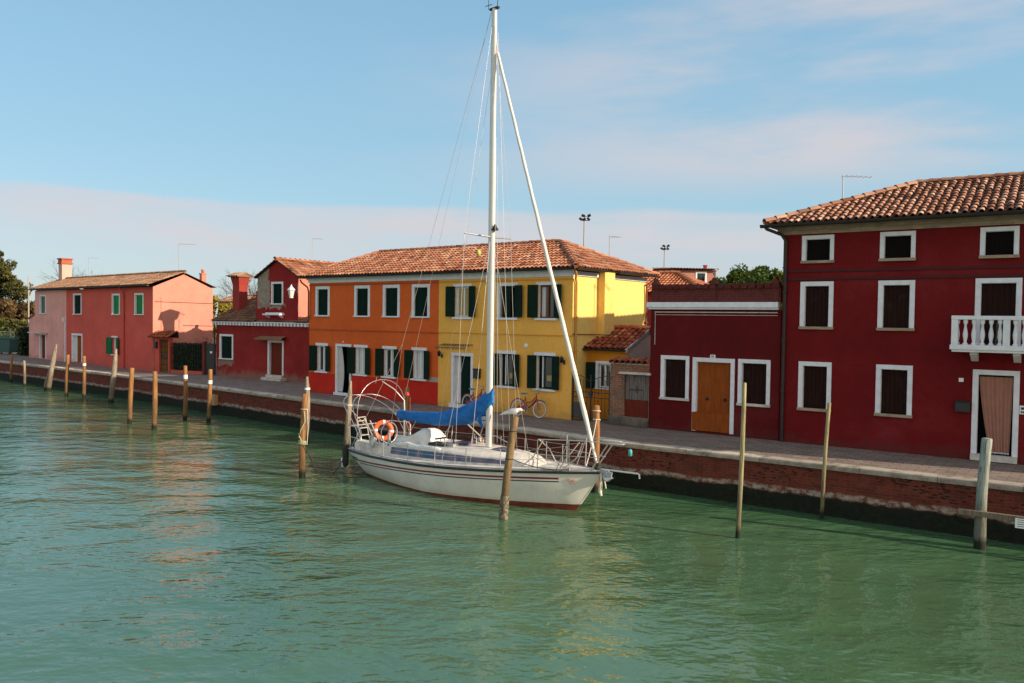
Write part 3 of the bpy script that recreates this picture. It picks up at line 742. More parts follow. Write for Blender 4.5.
# orange
up = [(.60, 1.35), (3.29, 4.05), (5.12, 5.89), (6.86, 7.63)]
gr = [(.62, 1.26), (3.28, 3.94), (5.10, 5.74), (6.86, 7.50)]
odoor = (2.03, 2.87, .14, 2.20)
holes = [(a, b, 3.58, 4.77) for a, b in up]+[(a, b, 1.03, 2.19) for a, b in gr]+[odoor]
mb = MB(); wall_holes(mb, SP, Hh, holes, .16, zc=(.93,), mi=lambda z: 1 if z < .93 else 0)
mb.add([(0, 0, 0), (0, D, 0), (0, D, Hh), (0, 0, Hh)], [(0, 1, 2, 3)]); mb.add([(0, D, 0), (SP, D, 0), (SP, D, Hh), (0, D, Hh)], [(0, 1, 2, 3)])
mb.build('wall', [M['orange'], M['redbase']], ho)
MB().box(7.72, SP, -.006, .003, .94, 1.13).build('plaster_patch', M['palegrey'], ho)
MB().box(0, SP, -.035, .003, 2.91, 2.95).build('string_course', M['stringor'], ho)
MB().box(-.04, SP, -.05, .05, Hh-.03, Hh+.10).box(-.08, SP, -.12, .05, Hh+.10, Hh+.20).build('cornice', M['trim'], ho)
MB().box(0.0, SP, -.03, .003, Hh-.16, Hh-.10).build('frieze', M['stringor'], ho)
for (a, b) in up:
    w = trim(ho, a, b, 3.58, 4.77, .125, sillh=.06); closed_shutters(w, a, b, 3.58, 4.77, M['greenshut'], y=.035)
for i, (a, b) in enumerate(gr):
    w = trim(ho, a, b, 1.03, 2.19, .115, sides=False, sillh=.08); w['label'] = 'white lintel of a shuttered ground floor window'
    MB().box(a, a+.012, 0, .10, 1.03, 2.19).box(b-.012, b, 0, .10, 1.03, 2.19).build('jamb', M['trim'], w)
    glass_win(w, a+.012, b-.012, 1.03, 2.18, M['white'], mull=1, curtain=M['curtain'], part=.9 if i % 2 else .6, side='r')
    open_shutter(w, a-.005, .36, 1.03, 2.19, -1, M['greenshut'], 24); open_shutter(w, b+.005, .36, 1.03, 2.19, 1, M['greenshut'], 12)
a, b, c, d = odoor
w = trim(ho, a, b, c, d, .11, sill=False, name='door'); MB().box(a-.11, b+.11, -.14, .12, .02, c, .99).build('threshold', M['trim'], w)
MB().box(a, b, .45, .47, c, d).box(a, a+.002, .13, .45, c, d).box(b-.002, b, .13, .45, c, d).box(a, b, .13, .45, d-.002, d).build('hallway', M['dark'], w)  # near-black lining, darkness of the unlit hallway put into its colour
rows = []
for j in range(12):
    tt = j/11; z = d-.03-(d-c-.06)*tt; x1 = a+.22+.18*math.sin(tt*2.6)
    rows.append([(a+.02+(x1-a-.02)*k/36, .05+.022*math.sin(k*1.1+tt*2), z) for k in range(37)])
MB().grid(rows).build('curtain', M['curtain'], w)
MB().box(b-.28, b-.02, .36, .40, c, d).build('door_leaf', M['reddoor'], w)
MB().lathe((a+.42, -.03, d+.17), [(.03, 0), (.045, .03), (.03, .06)], 10).build('door_lamp', M['plate'], w)
pipe(ho, [(-.30, -.32, 5.22), (-.26, -.26, 5.08), (-.05, -.08, 4.86), (.02, -.07, 4.65), (.02, -.07, 3.4)], .04, M['copper'], brackets=False)
# yellow (local u starts at the party line)
def Y(u): return u-SP
WY = W-SP
yup = [(9.15, 9.89), (11.40, 12.16), (13.20, 13.92)]
ygr = [(11.45, 12.10), (13.17, 13.88)]
ydoor = (9.10, 10.0, .17, 2.06)
holes = [(Y(a), Y(b), 3.57, 4.76) for a, b in yup]+[(Y(a), Y(b), 1.02, 2.22) for a, b in ygr]+[(Y(ydoor[0]), Y(ydoor[1]), .17, 2.06)]
mb = MB(); wall_holes(mb, WY, Hh, holes, .18)
mb.add([(0, D, 0), (WY, D, 0), (WY, D, Hh), (0, D, Hh)], [(0, 1, 2, 3)])
mb.build('wall', M['yellow'], hy)
M['yellowside'] = stucco('yellow_side_stucco', (.82, .55, .16), .08, dirt=(.38, .24, .09), dirt_h=.35, dirt_a=.4, stain=.14)  # paler, less saturated yellow than the front wall
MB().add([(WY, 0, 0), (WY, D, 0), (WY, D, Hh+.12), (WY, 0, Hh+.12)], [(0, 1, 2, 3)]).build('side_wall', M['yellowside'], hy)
MB().prism([(WY+.002, 2.55), (WY+.30, 2.9), (WY+.30, 5.34), (WY+.002, 5.34)], 'y', 1.62, 2.32).build('chimney_breast', M['yellowside'], hy)
MB().box(0, WY+.03, -.035, .003, 2.94, 2.97).build('string_course', M['stringye'], hy)
MB().box(0.0, WY+.02, -.03, .003, Hh-.16, Hh-.10).build('frieze', M['stringye'], hy)
MB().box(0, WY+.05, -.05, .05, Hh-.03, Hh+.10).box(0, WY+.10, -.12, .05, Hh+.10, Hh+.20).box(WY, WY+.06, .05, 1.6, Hh-.0, Hh+.16).box(WY, WY+.06, 2.34, D, Hh-.0, Hh+.16).build('cornice', M['trim'], hy)
for i, (a, b) in enumerate(yup):
    a, b = Y(a), Y(b)
    w = trim(hy, a, b, 3.57, 4.76, .11, sides=(i == 1), sillh=.08)
    if i != 1: MB().box(a, a+.014, 0, .14, 3.57, 4.76).box(b-.014, b, 0, .14, 3.57, 4.76).build('jamb', M['trim'], w)
    if i == 1:
        panel(w, 'shutter', a+.16, a+.50, 3.58, 4.74, M['greenshut'], y=-.02, planks=3)
        glass_win(w, a+.014, b-.014, 3.58, 4.74, M['window_wood'], mull=1); open_shutter(w, b+.0, .38, 3.59, 4.77, 1, M['greenshut'], 10)
    else:
        glass_win(w, a+.014, b-.014, 3.58, 4.74, M['window_wood'] if i == 2 else M['white'], mull=1, curtain=M['yellowcurtain'] if i == 0 else M['curtain'], part=.85 if i == 0 else .3, side='l')
        open_shutter(w, a-.005, .38, 3.58, 4.77, -1, M['greenshut'], 18); open_shutter(w, b+.005, .36, 3.58, 4.77, 1, M['greenshut'], 10)
for i, (a, b) in enumerate(ygr):
    a, b = Y(a), Y(b)
    w = trim(hy, a, b, 1.02, 2.22, .115, sides=False, sillh=.08); MB().box(a, a+.014, 0, .14, 1.02, 2.22).box(b-.014, b, 0, .14, 1.02, 2.22).build('jamb', M['trim'], w)
    glass_win(w, a+.014, b-.014, 1.03, 2.2, M['greenshut'], mull=0, y=.12)
    MB().box(a+.18, a+.22, .09, .115, 1.06, 2.18).build('mullion', M['white'], w)
    MB().box(a+.34, a+.62, .155, .16, 1.30, 1.5).build('cushion', M['yellowcurtain'], w)
    open_shutter(w, a-.005, .32, 1.02, 2.22, -1, M['greenshut'], 22); open_shutter(w, b+.005, .34, 1.02, 2.22, 1, M['greenshut'], 10)
a, b, c, d = Y(ydoor[0]), Y(ydoor[1]), .17, 2.06
w = trim(hy, a, b, c, d, .115, sill=False, name='door'); MB().box(a-.12, b+.12, -.16, .12, .02, c, .99).build('threshold', M['trim'], w)
MB().box(a+.0, a+.02, .12, .30, c, d).box(b-.02, b, .12, .3, c, d).build('jamb', M['trim'], w)
panel(w, 'door_leaf', a+.25, b-.08, c, d, M['greenshut'], y=.14, planks=3, batten=True); MB().box(a+.02, b-.02, .18, .2, c, d).build('inner_frame', M['trim'], w)
# ornamental awning
aw = MB()
for i in range(11):
    x = Y(8.55)+.145*i; aw.tube([(x, -.02, 2.50), (x+.0, -.30, 2.44), (x+.0, -.48, 2.36)], .009, 5); aw.torus((x+.07, -.49, 2.34), (0, 1, 0), .035, .008, 10, 5)
aw.tube([(Y(8.50), -.48, 2.38), (Y(10.1), -.48, 2.38)], .012, 6).tube([(Y(8.50), -.02, 2.50), (Y(10.1), -.02, 2.50)], .012, 6).tube([(Y(8.50), -.25, 2.46), (Y(10.1), -.25, 2.46)], .009, 6)
aw.build('door_awning', plain('rusty_iron', (.10, .055, .03), .8), hy)
for u in (8.45, 14.37):
    l = MB().tube([(Y(u), 0, 2.0), (Y(u), -.10, 2.02), (Y(u), -.16, 2.10), (Y(u), -.17, 2.18)], .014, 6).box(Y(u)-.04, Y(u)+.04, -.02, 0, 1.94, 2.10).build('wall_lamp', M['black'], hy)
    MB().lathe((Y(u), -.17, 2.0), [(.02, 0), (.05, .02), (.07, .14), (.085, .16), (.03, .22), (.01, .25)], 8).build('lantern', M['black'], l)
MB().box(Y(10.20), Y(10.50), -.12, 0, 1.22, 1.56).box(Y(10.18), Y(10.52), -.14, 0, 1.56, 1.60).build('letter_box', M['black'], hy, bevel=.015)
o = MB().lathe((0, 0, 0), [(.085, 0), (.085, .02), (.05, .03)], 16).build('wall_plate', M['plate'], hy); o.location = (Y(12.66), 0, 2.55); o.rotation_euler = (R(90), 0, 0)
MB().tube([(WY+.02, -.03, 3.02), (WY+.04, 1.5, 3.0), (WY+.34, 1.6, 2.99), (WY+.34, 2.35, 2.99), (WY+.04, 2.4, 2.99), (WY+.04, D, 3.02)], .016, 6).build('cable', M['copper'], hy)
pipe(hy, [(WY+.30, -.30, 5.22), (WY+.26, -.20, 5.12), (WY+.08, .05, 4.95), (WY+.07, .12, 4.8), (WY+.07, .12, .05)], .04, M['yellowpipe'])
pipe(hy, [(WY+.32, D+.25, 5.2), (WY+.1, D-.1, 4.95), (WY+.07, D-.06, 4.6), (WY+.07, D-.06, .05)], .04, M['copper'])
# roof, cut at the party line
ez = 5.33; ov = .36; rv = 2.6; rz_ = 6.58; rl, rr = 1.95, 12.30
run_ = rv+ov; Ls = math.hypot(run_, rz_-ez); Vs = (0, run_, rz_-ez)
full = lambda u: Ls*min(1, (u+ov)/(rl+ov), (W+ov-u)/(W+ov-rr))
rf = MB(); add_slope(rf, (0, -ov, ez), UX, Vs, -ov, SP, full, pitch=.19, row=.31)
Lh = math.hypot(rl+ov, rz_-ez); sp2 = 2*run_
add_slope(rf, (-ov, rv+run_, ez), (0, -1, 0), (rl+ov, 0, rz_-ez), 0, sp2, lambda u: Lh*min(u/run_, (sp2-u)/run_), pitch=.19, row=.31)
rf.add([(rl, rv, rz_-.01), (SP, rv, rz_-.01), (SP, rv+run_, ez), (-ov, rv+run_, ez)], [(0, 1, 2, 3)], .5)
ridge_caps(rf, (-ov, -ov, ez+.05), (rl, rv, rz_+.04), .085); ridge_caps(rf, (rl, rv, rz_+.04), (SP, rv, rz_+.04), .085)
rf.add([(-ov, -ov, ez-.03), (SP, -ov, ez-.03), (SP, rv+run_, ez-.03), (-ov, rv+run_, ez-.03)], [(0, 1, 2, 3)], .2, 1)
rf.build('roof', [M['tile'], M['gutter']], ho, recalc=False)
rf = MB(); add_slope(rf, (Y(0), -ov, ez), UX, Vs, SP, W+ov, full, pitch=.19, row=.31)
Lh = math.hypot(W+ov-rr, rz_-ez)
add_slope(rf, (WY+ov, -ov, ez), (0, 1, 0), (-(W+ov-rr), 0, rz_-ez), 0, sp2, lambda u: Lh*min(u/run_, (sp2-u)/run_), pitch=.19, row=.31)
rf.add([(0, rv, rz_-.01), (Y(rr), rv, rz_-.01), (WY+ov, rv+run_, ez), (0, rv+run_, ez)], [(0, 1, 2, 3)], .5)
ridge_caps(rf, (0, rv, rz_+.04), (Y(rr), rv, rz_+.04), .085); ridge_caps(rf, (WY+ov, -ov, ez+.05), (Y(rr), rv, rz_+.04), .085); ridge_caps(rf, (WY+ov, rv+run_, ez+.05), (Y(rr), rv, rz_+.04), .085)
rf.add([(0, -ov, ez-.03), (WY+ov, -ov, ez-.03), (WY+ov, rv+run_, ez-.03), (0, rv+run_, ez-.03)], [(0, 1, 2, 3)], .2, 1)
rf.build('roof', [M['tile'], M['gutter']], hy, recalc=False)
gutter(ho, [(-ov, -ov-.05, ez-.02), (SP, -ov-.05, ez-.02)], .06); gutter(hy, [(0, -ov-.05, ez-.02), (WY+ov, -ov-.05, ez-.02)], .06)
gutter(hy, [(WY+ov+.05, -ov, ez-.02), (WY+ov+.05, 1.55, ez-.02)], .06); gutter(hy, [(WY+ov+.05, 2.45, ez-.02), (WY+ov+.05, D+ov, ez-.02)], .06)

# ---- small red house with gabled upper storey
RA, RB = (-17.21, 46.58), (-10.71, 42.21)
h = house_root('red_cottage', RA, RB, 'worn red cottage with a peeling gabled upper floor and dentilled white cornice')
W = 7.83; D = 7; H = 3.0
mb = MB(); wh = (.42, 1.44, 1.04, 2.32); dh = (4.66, 5.74, .30, 2.08)
wall_holes(mb, W, H, [wh, dh], .16)
mb.add([(0, 0, 0), (0, D, 0), (0, D, H), (0, 0, H)], [(0, 1, 2, 3)]); mb.add([(0, D, 0), (W, D, 0), (W, D, H), (0, D, H)], [(0, 1, 2, 3)])
mb.add([(0, 0, H), (0, 2.8, 4.45), (0, 5.6, H)], [(0, 1, 2)])
mb.build('wall', M['red'], h)
mb = MB().box(-.22, W, -.20, .05, 3.12, 3.17)
x = -.18
while x < W: mb.box(x, x+.13, -.19, .0, 2.96, 3.12); x += .27
mb.build('cornice', M['trim'], h)
w = trim(h, *wh, .11, sillh=.06); closed_shutters(w, *wh, M['greenshut'], y=.05)
w = trim(h, *dh, .11, sill=False, name='door'); panel(w, 'door_leaf', dh[0]+.014, dh[1]-.014, dh[2], dh[3]-.014, M['reddoor'], y=.12, planks=4)
MB().box(dh[0]-.2, dh[1]+.35, -.42, 0, 0, .16).box(dh[0]-.12, dh[1]+.12, -.16, .12, .16, .295).build('step', M['trimwarm'], w, bevel=.01)
rows = [[(3.95, 0, 2.40), (6.05, 0, 2.42)], [(3.9, -.40, 2.28), (6.1, -.40, 2.30)]]
aw = MB().grid(rows, .3).grid([[(p[0], p[1], p[2]-.06) for p in r_] for r_ in rows], .1).box(3.9, 6.1, -.41, -.39, 2.20, 2.31, .2)
aw.build('door_canopy', M['tileold'], h)
gu0, gu1, gz, ga, gd = 3.59, 6.94, 5.62, 6.55, 9.0; gm = (gu0+gu1)/2
mb = MB(); gh = (4.87, 5.64, 4.20, 5.28)
wall_holes(mb, gu1, gz, [gh], .16, x0=gu0, y=.04, z0=3.15)
mb.add([(gu0, .04, gz), (gu1, .04, gz), (gm, .04, ga)], [(0, 1, 2)]); mb.build('gable_wall', M['redgab'], h)
mb = MB(); mb.add([(gu1, .04, 3), (gu1, gd, 3), (gu1, gd, gz), (gu1, .04, gz)], [(0, 1, 2, 3)]); mb.add([(gu0, .04, 3), (gu0, gd, 3), (gu0, gd, gz), (gu0, .04, gz)], [(0, 1, 2, 3)]); mb.add([(gu0, gd, 0), (gu1, gd, 0), (gu1, gd, gz), (gm, gd, ga), (gu0, gd, gz)], [(0, 1, 2, 3, 4)]); mb.build('upper_side_wall', M['salmon'], h)
MB().add([(gu1-.02, .035, 3.75), (gu1+.004, .035, 3.75), (gu1+.004, .035, 5.3), (gu1-.05, .035, 5.3), (gu1-.11, .035, 4.9), (gu1-.03, .035, 4.6), (gu1+.0, .035, 4.3), (gu1-.06, .035, 4.0)], [tuple(range(8))]).build('plaster_edge', M['palegrey'], h)
w = trim(h, *gh, .10, sillh=.06); w.location = (0, .04, 0); closed_shutters(w, *gh, M['greenshut'], y=.05)
MB().box(4.45, 5.85, -.32, .04, 3.56, 3.64).box(4.5, 5.8, -.16, .04, 3.64, 3.70).prism([(-.28, 3.56), (.04, 3.56), (.04, 3.40)], 'x', 4.55, 4.67).prism([(-.28, 3.56), (.04, 3.56), (.04, 3.40)], 'x', 5.62, 5.74).build('stone_shelf', M['trim'], h)
rf = MB()
rs = math.hypot(gm-gu0+.15, ga-gz+.05)
add_slope(rf, (gu1+.15, -.15, gz-.02), (0, 1, 0), (-(gm-gu0+.15), 0, ga-gz+.05), 0, gd+.3, lambda u: rs, pitch=.2, row=.31)
add_slope(rf, (gu0-.15, -.15, gz-.02), (0, 1, 0), ((gm-gu0+.15), 0, ga-gz+.05), 0, gd+.3, lambda u: rs, pitch=.2, row=.31)
ridge_caps(rf, (gm, -.15, ga+.07), (gm, gd, ga+.07)); rf.build('upper_roof', [M['tile'], M['gutter']], h, recalc=False)
rf = MB(); L1 = math.hypot(3.0, 1.5); add_slope(rf, (-.2, -.22, 3.18), UX, (0, 3.0, 1.5), 0, 3.78, lambda u: L1, pitch=.2, row=.31)
rf.add([(-.2, 2.78, 4.67), (3.58, 2.78, 4.67), (3.58, 5.8, 3.1), (-.2, 5.8, 3.1)], [(0, 1, 2, 3)], .4)
ridge_caps(rf, (-.2, 2.78, 4.72), (3.58, 2.78, 4.72))
L2 = math.hypot(1.1, .35); add_slope(rf, (gu1, -.22, 3.18), UX, (0, 1.1, .35), 0, W-gu1, lambda u: L2, pitch=.2, row=.31)
rf.add([(gu0, -.1, 3.18), (gu1, -.1, 3.18), (gu1, .04, 3.3), (gu0, .04, 3.3)], [(0, 1, 2, 3)], .3)
rf.build('lower_roof', [tint_mat('dark_mossy_tiles', [(0, (.10, .05, .03)), (.5, (.22, .10, .06)), (1, (.32, .17, .10))], ga=.65, grime=(.05, .045, .03)), M['gutter']], h, recalc=False)
MB().box(3.45, 3.59, .05, 3.0, 3.3, 4.9).build('parapet', M['red'], h)
# flared chimney
cx_, cy_ = .62, 1.15
mb = MB().box(cx_-.30, cx_+.30, cy_-.30, cy_+.30, 3.2, 5.30)
fl = lambda k, z: [(cx_-k, cy_-k, z), (cx_+k, cy_-k, z), (cx_+k, cy_+k, z), (cx_-k, cy_+k, z)]
mb.grid([fl(.30, 5.30), fl(.38, 5.70), fl(.38, 5.78)], smooth=False, close=True); mb.add(fl(.38, 5.78), [(0, 1, 2, 3)])
ch = mb.build('chimney', M['redgab'] if False else stucco('chimney_red', (.30, .04, .03), .12, dirt_a=0), h)
cp_ = MB()
for s in (-1, 1):
    for i in range(5):
        x = cx_-.44+.22*i
        rows = [[(x+math.cos(math.pi*k/5)*.1, cy_+s*.60, 5.79+math.sin(math.pi*k/5)*.08) for k in range(6)], [(x+math.cos(math.pi*k/5)*.1, cy_, 5.98+math.sin(math.pi*k/5)*.08) for k in range(6)]]
        cp_.grid(rows, random.random())
cp_.box(cx_-.47, cx_+.47, cy_-.50, cy_+.50, 5.76, 5.80, .3); cp_.prism([(cy_-.55, 5.8), (cy_+.55, 5.8), (cy_, 5.98)], 'x', cx_-.5, cx_+.5, .3)
cp_.build('chimney_cap', M['tileold'], ch)
pipe(h, [(-.12, -.14, 3.05), (-.05, -.10, 2.9), (-.05, -.10, .03)], .05)
redroot = h
# street lantern on an arm
l = empty('hanging_lantern', (h.matrix_basis @ Vector((6.88, -.40, 4.5))), h.rotation_euler.z, 'white street lantern on an iron arm at the red gable wall', 'lantern')
MB().tube([(0, .44, .72), (0, 0, .72), (0, -.03, .68)], .018, 6).tube([(0, .44, .4), (0, .15, .70)], .012, 6).build('arm', M['black'], l)
MB().lathe((0, 0, 0), [(.10, 0), (.17, .36), (.19, .38), (.19, .40)], 6, smooth=False).build('lantern_glass', plain('frosted_glass', (.70, .68, .62), .3), l)
MB().lathe((0, 0, .4), [(.22, 0), (.20, .03), (.08, .16), (.05, .2), (.03, .28)], 6, smooth=False).lathe((0, 0, -.04), [(.05, 0), (.11, .03), (.11, .05)], 6).build('lantern_cap', M['trim'], l)

# ---- coral and pale pink houses (far left)
PA, PB = Vector((-37.85, 62.65)), Vector((-21.95, 48.87)); ud = (PB-PA).normalized(); S2 = 7.51; W = 21.04
hp = house_root('pale_pink_house', PA, PB, 'pale pink end house with a tall sunlit chimney, left of the coral house')
hc = house_root('coral_house', PA+ud*S2, PB, 'long coral red two storey house with green shutters and a sunlit gable end')
Hh = 5.20; D = 3.9; apv = 1.95; ap = 6.05
holes = [(2.50, 3.46, 3.50, 4.77), (2.42, 3.50, .05, 1.85)]
mb = MB(); wall_holes(mb, S2, Hh, holes, .16, x0=1.32); mb.add([(1.32, 0, 0), (1.32, 0, Hh), (1.32, apv, ap), (1.32, D, Hh), (1.32, D, 0)], [(0, 1, 2, 3, 4)]); mb.add([(1.32, D, 0), (S2, D, 0), (S2, D, Hh), (1.32, D, Hh)], [(0, 1, 2, 3)])
mb.build('wall', M['pale'], hp)
MB().prism([(0, 0), (1.32, 0), (1.32, 3.35), (0, 3.0)], 'y', .01, 3.4).build('side_lean_to', M['pale'], hp)
MB().prism([(-.12, 3.0), (1.32, 3.38), (1.32, 3.46), (-.12, 3.08)], 'y', -.08, 3.5, .4).build('lean_to_roof', M['tileold'], hp)
w = trim(hp, *holes[0], .11, sillh=.06); panel(w, 'shutter', 2.95, 3.44, 3.51, 4.75, M['greenmid'], y=.05, planks=3); MB().box(2.52, 2.94, .08, .1, 3.5, 4.76).build('pane', M['glass'], w)
w = trim(hp, *holes[1], .12, sill=False, name='door'); panel(w, 'door_leaf', 2.44, 3.49, .06, 1.84, M['reddoor'], y=.12, planks=4)
MB().box(1.2, 3.9, -.5, 0, 1.96, 2.04).build('door_canopy', M['trimwarm'], hp)
MB().box(S2-.10, S2-.02, -.10, -.002, 0, 2.9).build('downpipe', M['trim'], hp); MB().box(S2-.22, S2-.02, -.2, -.002, 2.9, 3.2).build('meter_box', M['trim'], hp)
ch = MB().box(1.55, 2.25, 1.6, 2.3, 5, 7.35); ch = ch.build('chimney', stucco('cream_pink_stucco', (.62, .40, .31), .12, dirt_a=0), hp)
MB().box(1.47, 2.33, 1.52, 2.38, 7.35, 7.45).box(1.52, 2.28, 1.57, 2.33, 7.45, 7.72).box(1.45, 2.35, 1.5, 2.4, 7.72, 7.80).build('chimney_cap', stucco('chimney_brickred', (.42, .12, .07), .2, dirt_a=0), ch)
def gab_roof(root, x0, x1, mat, ends):
    rz_ = ap+.12; ez = Hh+.12; ov = .32; run_ = apv+ov; Ls = math.hypot(run_, rz_-ez)
    rf = MB(); add_slope(rf, (x0, -ov, ez), UX, (0, run_, rz_-ez), 0, x1-x0, lambda u: Ls, pitch=.22, row=.34)
    rf.add([(x0, apv, rz_-.01), (x1, apv, rz_-.01), (x1, D+.2, ez-.03), (x0, D+.2, ez-.03)], [(0, 1, 2, 3)], .4)
    ridge_caps(rf, (x0, apv, rz_+.05), (x1, apv, rz_+.05))
    rf.add([(x0, -ov, ez-.08), (x1, -ov, ez-.08), (x1, -.0, ez-.02), (x0, 0, ez-.02)], [(0, 1, 2, 3)], .1, 1)
    rf.add([(x0, -ov, ez-.08), (x1, -ov, ez-.08), (x1, -ov, ez), (x0, -ov, ez)], [(0, 1, 2, 3)], .1, 1)
    rf.build('roof', [mat, M['gutter']], root, recalc=False)
    gutter(root, [(x0, -ov-.07, ez-.03), (x1, -ov-.07, ez-.03)], .07)
gab_roof(hp, 1.15, S2, M['tileold'], 0)
W2 = W-S2; X = lambda u: u-S2
holes = [(8.93, 10.16, 3.48, 4.80), (15.35, 16.32, 3.50, 4.72), (18.68, 19.70, 3.52, 4.72), (15.28, 15.98, .86, 1.96), (8.68, 10.28, .07, 1.96)]
holes = [(X(a), X(b), c, d) for a, b, c, d in holes]
mb = MB(); wall_holes(mb, W2, Hh, holes, .18); mb.add([(0, D, 0), (W2, D, 0), (W2, D, Hh), (0, D, Hh)], [(0, 1, 2, 3)])
mb.build('wall', M['coral'], hc)
mb = MB(); gable_side(mb, W2, D, Hh, ap, apv); mb.build('gable_wall', M['coralside'], hc)
for i, hh in enumerate(holes[:3]):
    w = trim(hc, *hh, .11, sillh=.06)
    if i == 0: closed_shutters(w, *hh, M['greenshut'], y=.05)
    else:
        panel(w, 'shutter', hh[0]+.30, hh[1]-.014, hh[2], hh[3]-.014, M['greenbright'], y=.01, planks=3); MB().box(hh[0], hh[0]+.3, .08, .10, hh[2], hh[3]).build('shutter', M['greenmid'], w)
w = trim(hc, *holes[3], .10, sides=False, sillh=.07); a, b = holes[3][:2]
glass_win(w, a, b, .86, 1.96, M['white'], mull=1, curtain=M['curtain'], part=.9); open_shutter(w, a-.005, .45, .86, 1.96, -1, M['greenmid'], 20); open_shutter(w, b+.005, .42, .86, 1.96, 1, M['greenmid'], 8)
w = trim(hc, *holes[4], .13, sill=False, name='door'); panel(w, 'door_leaf', holes[4][0]+.5, holes[4][1]-.02, .08, 1.94, M['browndoor'], y=.14, planks=4); MB().box(holes[4][0], holes[4][0]+.5, .12, .2, .08, 1.94).build('curtain', M['curtain'], w)
gab_roof(hc, 0, W2+.15, M['tileold'], 1)
pipe(hc, [(X(17.1), -.36, 5.2), (X(17.1), -.10, 4.9), (X(17.1), -.07, 4.7), (X(17.1), -.07, .03)], .05, M['coral'])
ch = MB().box(X(20.45), X(20.75), 3.3, 3.6, 4.9, 6.15).box(X(20.41), X(20.79), 3.26, 3.64, 6.15, 6.21).lathe((X(20.6), 3.45, 6.21), [(.10, 0), (.10, .18), (.14, .22), (.04, .28)], 8).build('chimney', M['salmon'], hc)
for z, y0 in ((4.3, .1), (2.85, 1.9)): MB().tube([(W2+.02, y0, z), (W2+.02, D, z-.04)], .014, 5).build('cable', M['gutter'], hc)
MB().tube([(W2+.02, .5, 4.6), (W2+.02, .52, 2.4)], .012, 5).build('conduit', M['coralside'], hc)

# ---- garden front between coral house and cottage
GA, GB = Vector((-21.80, 48.80)), Vector((-17.30, 46.62)); GL = (GB-GA).length
h = house_root('garden_gateway', GA, GB, 'small red gateway with tiled canopy and lattice door beside the coral house', 'gateway')
MB().box(0, .38, 0, .25, 0, 2.15).box(1.15, 1.25, 0, .25, 0, 2.15).box(.38, 1.15, 0, .25, 2.0, 2.15).build('wall', M['coral'], h)
rf = MB(); add_slope(rf, (-.1, -.45, 2.12), UX, (0, .8, .38), 0, 1.7, lambda u: .88, pitch=.19, row=.3, jit=1.5); rf.add([(-.1, .35, 2.5), (1.6, .35, 2.5), (1.6, .4, 2.1), (-.1, .4, 2.1)], [(0, 1, 2, 3)], .3, 1); rf.build('canopy', [M['tilered'], M['gutter']], h, recalc=False)
g_ = MB(); g_.box(.38, 1.15, .14, .16, .05, 2.0); gdoor = g_.build('door', shut_mat('ochre_door', (.26, .12, .03)), h)
l = MB()
for i in range(9): l.tube([(.38+.09*i, .12, .1), (.38+.09*i+.0, .12, 1.98)], .010, 4)
for i in range(6): l.tube([(.38, .115, .15+.35*i), (1.15, .115, .15+.35*i)], .012, 4)
l.box(.38, 1.15, .10, .13, .95, 1.08); l.build('ironwork', M['black'], gdoor)
MB().box(.08, .25, -.12, 0, 1.45, 1.85).build('wall_lamp', M['black'], h)
h = house_root('hedged_fence', GA, GB, 'dark green hedge fence between the gateway and the worn red cottage', 'fence')
MB().box(1.28, 3.9, .05, .2, 0, .18).build('kerb', M['coral'], h)
def leaves(mb, n, fn, s=.09, cl=1):
    for _ in range(n):
        p = Vector(fn()); k = random.random()
        a = Vector((random.gauss(0, 1), random.gauss(0, 1), random.gauss(0, 1))).normalized(); b = a.orthogonal().normalized(); ss = s*random.uniform(.6, 1.4)
        b.rotate(Matrix.Rotation(random.uniform(0, 6.28), 3, a)); c = a.cross(b)
        mb.add([p-b*ss*.5, p+c*ss*.28, p+b*ss*.5, p-c*ss*.28], [(0, 1, 2, 3)], k)
def leafmat(name, c0, c1, c2):
    t = NT(name); at = t.n('ShaderNodeAttribute', attribute_name='tint')
    b = t.ramp(at.outputs['Fac'], [(0, c0), (.6, c1), (1, c2)]); t.b.inputs['Subsurface Weight'].default_value = 0
    tr = t.n('ShaderNodeBsdfTranslucent'); t.L(b, tr.inputs[0]); mx = t.n('ShaderNodeMixShader'); mx.inputs[0].default_value = .25
    t.set(b, .65, 0, .2); t.L(t.b.outputs[0], mx.inputs[1]); t.L(tr.outputs[0], mx.inputs[2]); t.L(mx.outputs[0], t.out.inputs[0]); return t.m
M['hedge'] = leafmat('hedge_leaves', (.010, .022, .008), (.022, .045, .014), (.05, .08, .025))
mb = MB(); leaves(mb, 4200, lambda: (random.uniform(1.3, 3.95), random.gauss(.30, .10), random.uniform(.15, 1.82)), .12); mb.build('hedge', M['hedge'], h)
mb = MB().box(1.3, 3.9, .28, .32, .18, 1.75); mb.build('screen', plain('dark_mesh', (.010, .018, .010), .8), h)
g_ = MB()
for i in range(14): g_.tube([(1.3+.2*i, .08, .18), (1.3+.2*i, .08, 1.8)], .012, 5)
g_.tube([(1.3, .08, 1.78), (3.9, .08, 1.78)], .015, 5); g_.build('railing', M['black'], h)
mb = MB().box(3.95, 4.13, 0, .22, 0, 1.95).build('post', stucco('dull_red_post', (.16, .03, .025), .1, dirt_a=0), h)
h = house_root('dark_metal_gate', GA, GB, 'dark solid metal gate against the left corner of the worn red cottage', 'gate')
MB().box(4.16, 4.92, .08, .13, .05, 1.85).box(4.16, 4.92, .05, .08, 1.80, 1.86).box(4.16, 4.92, .05, .08, .9, .96).build('leaf', plain('green_black_metal', (.012, .018, .016), .5), h); MB().box(4.55, 4.72, .035, .05, 1.28, 1.40).build('notice', M['plate'], h)
M['twig'] = plain('bare_twigs', (.085, .055, .045), .9, vary=.2)
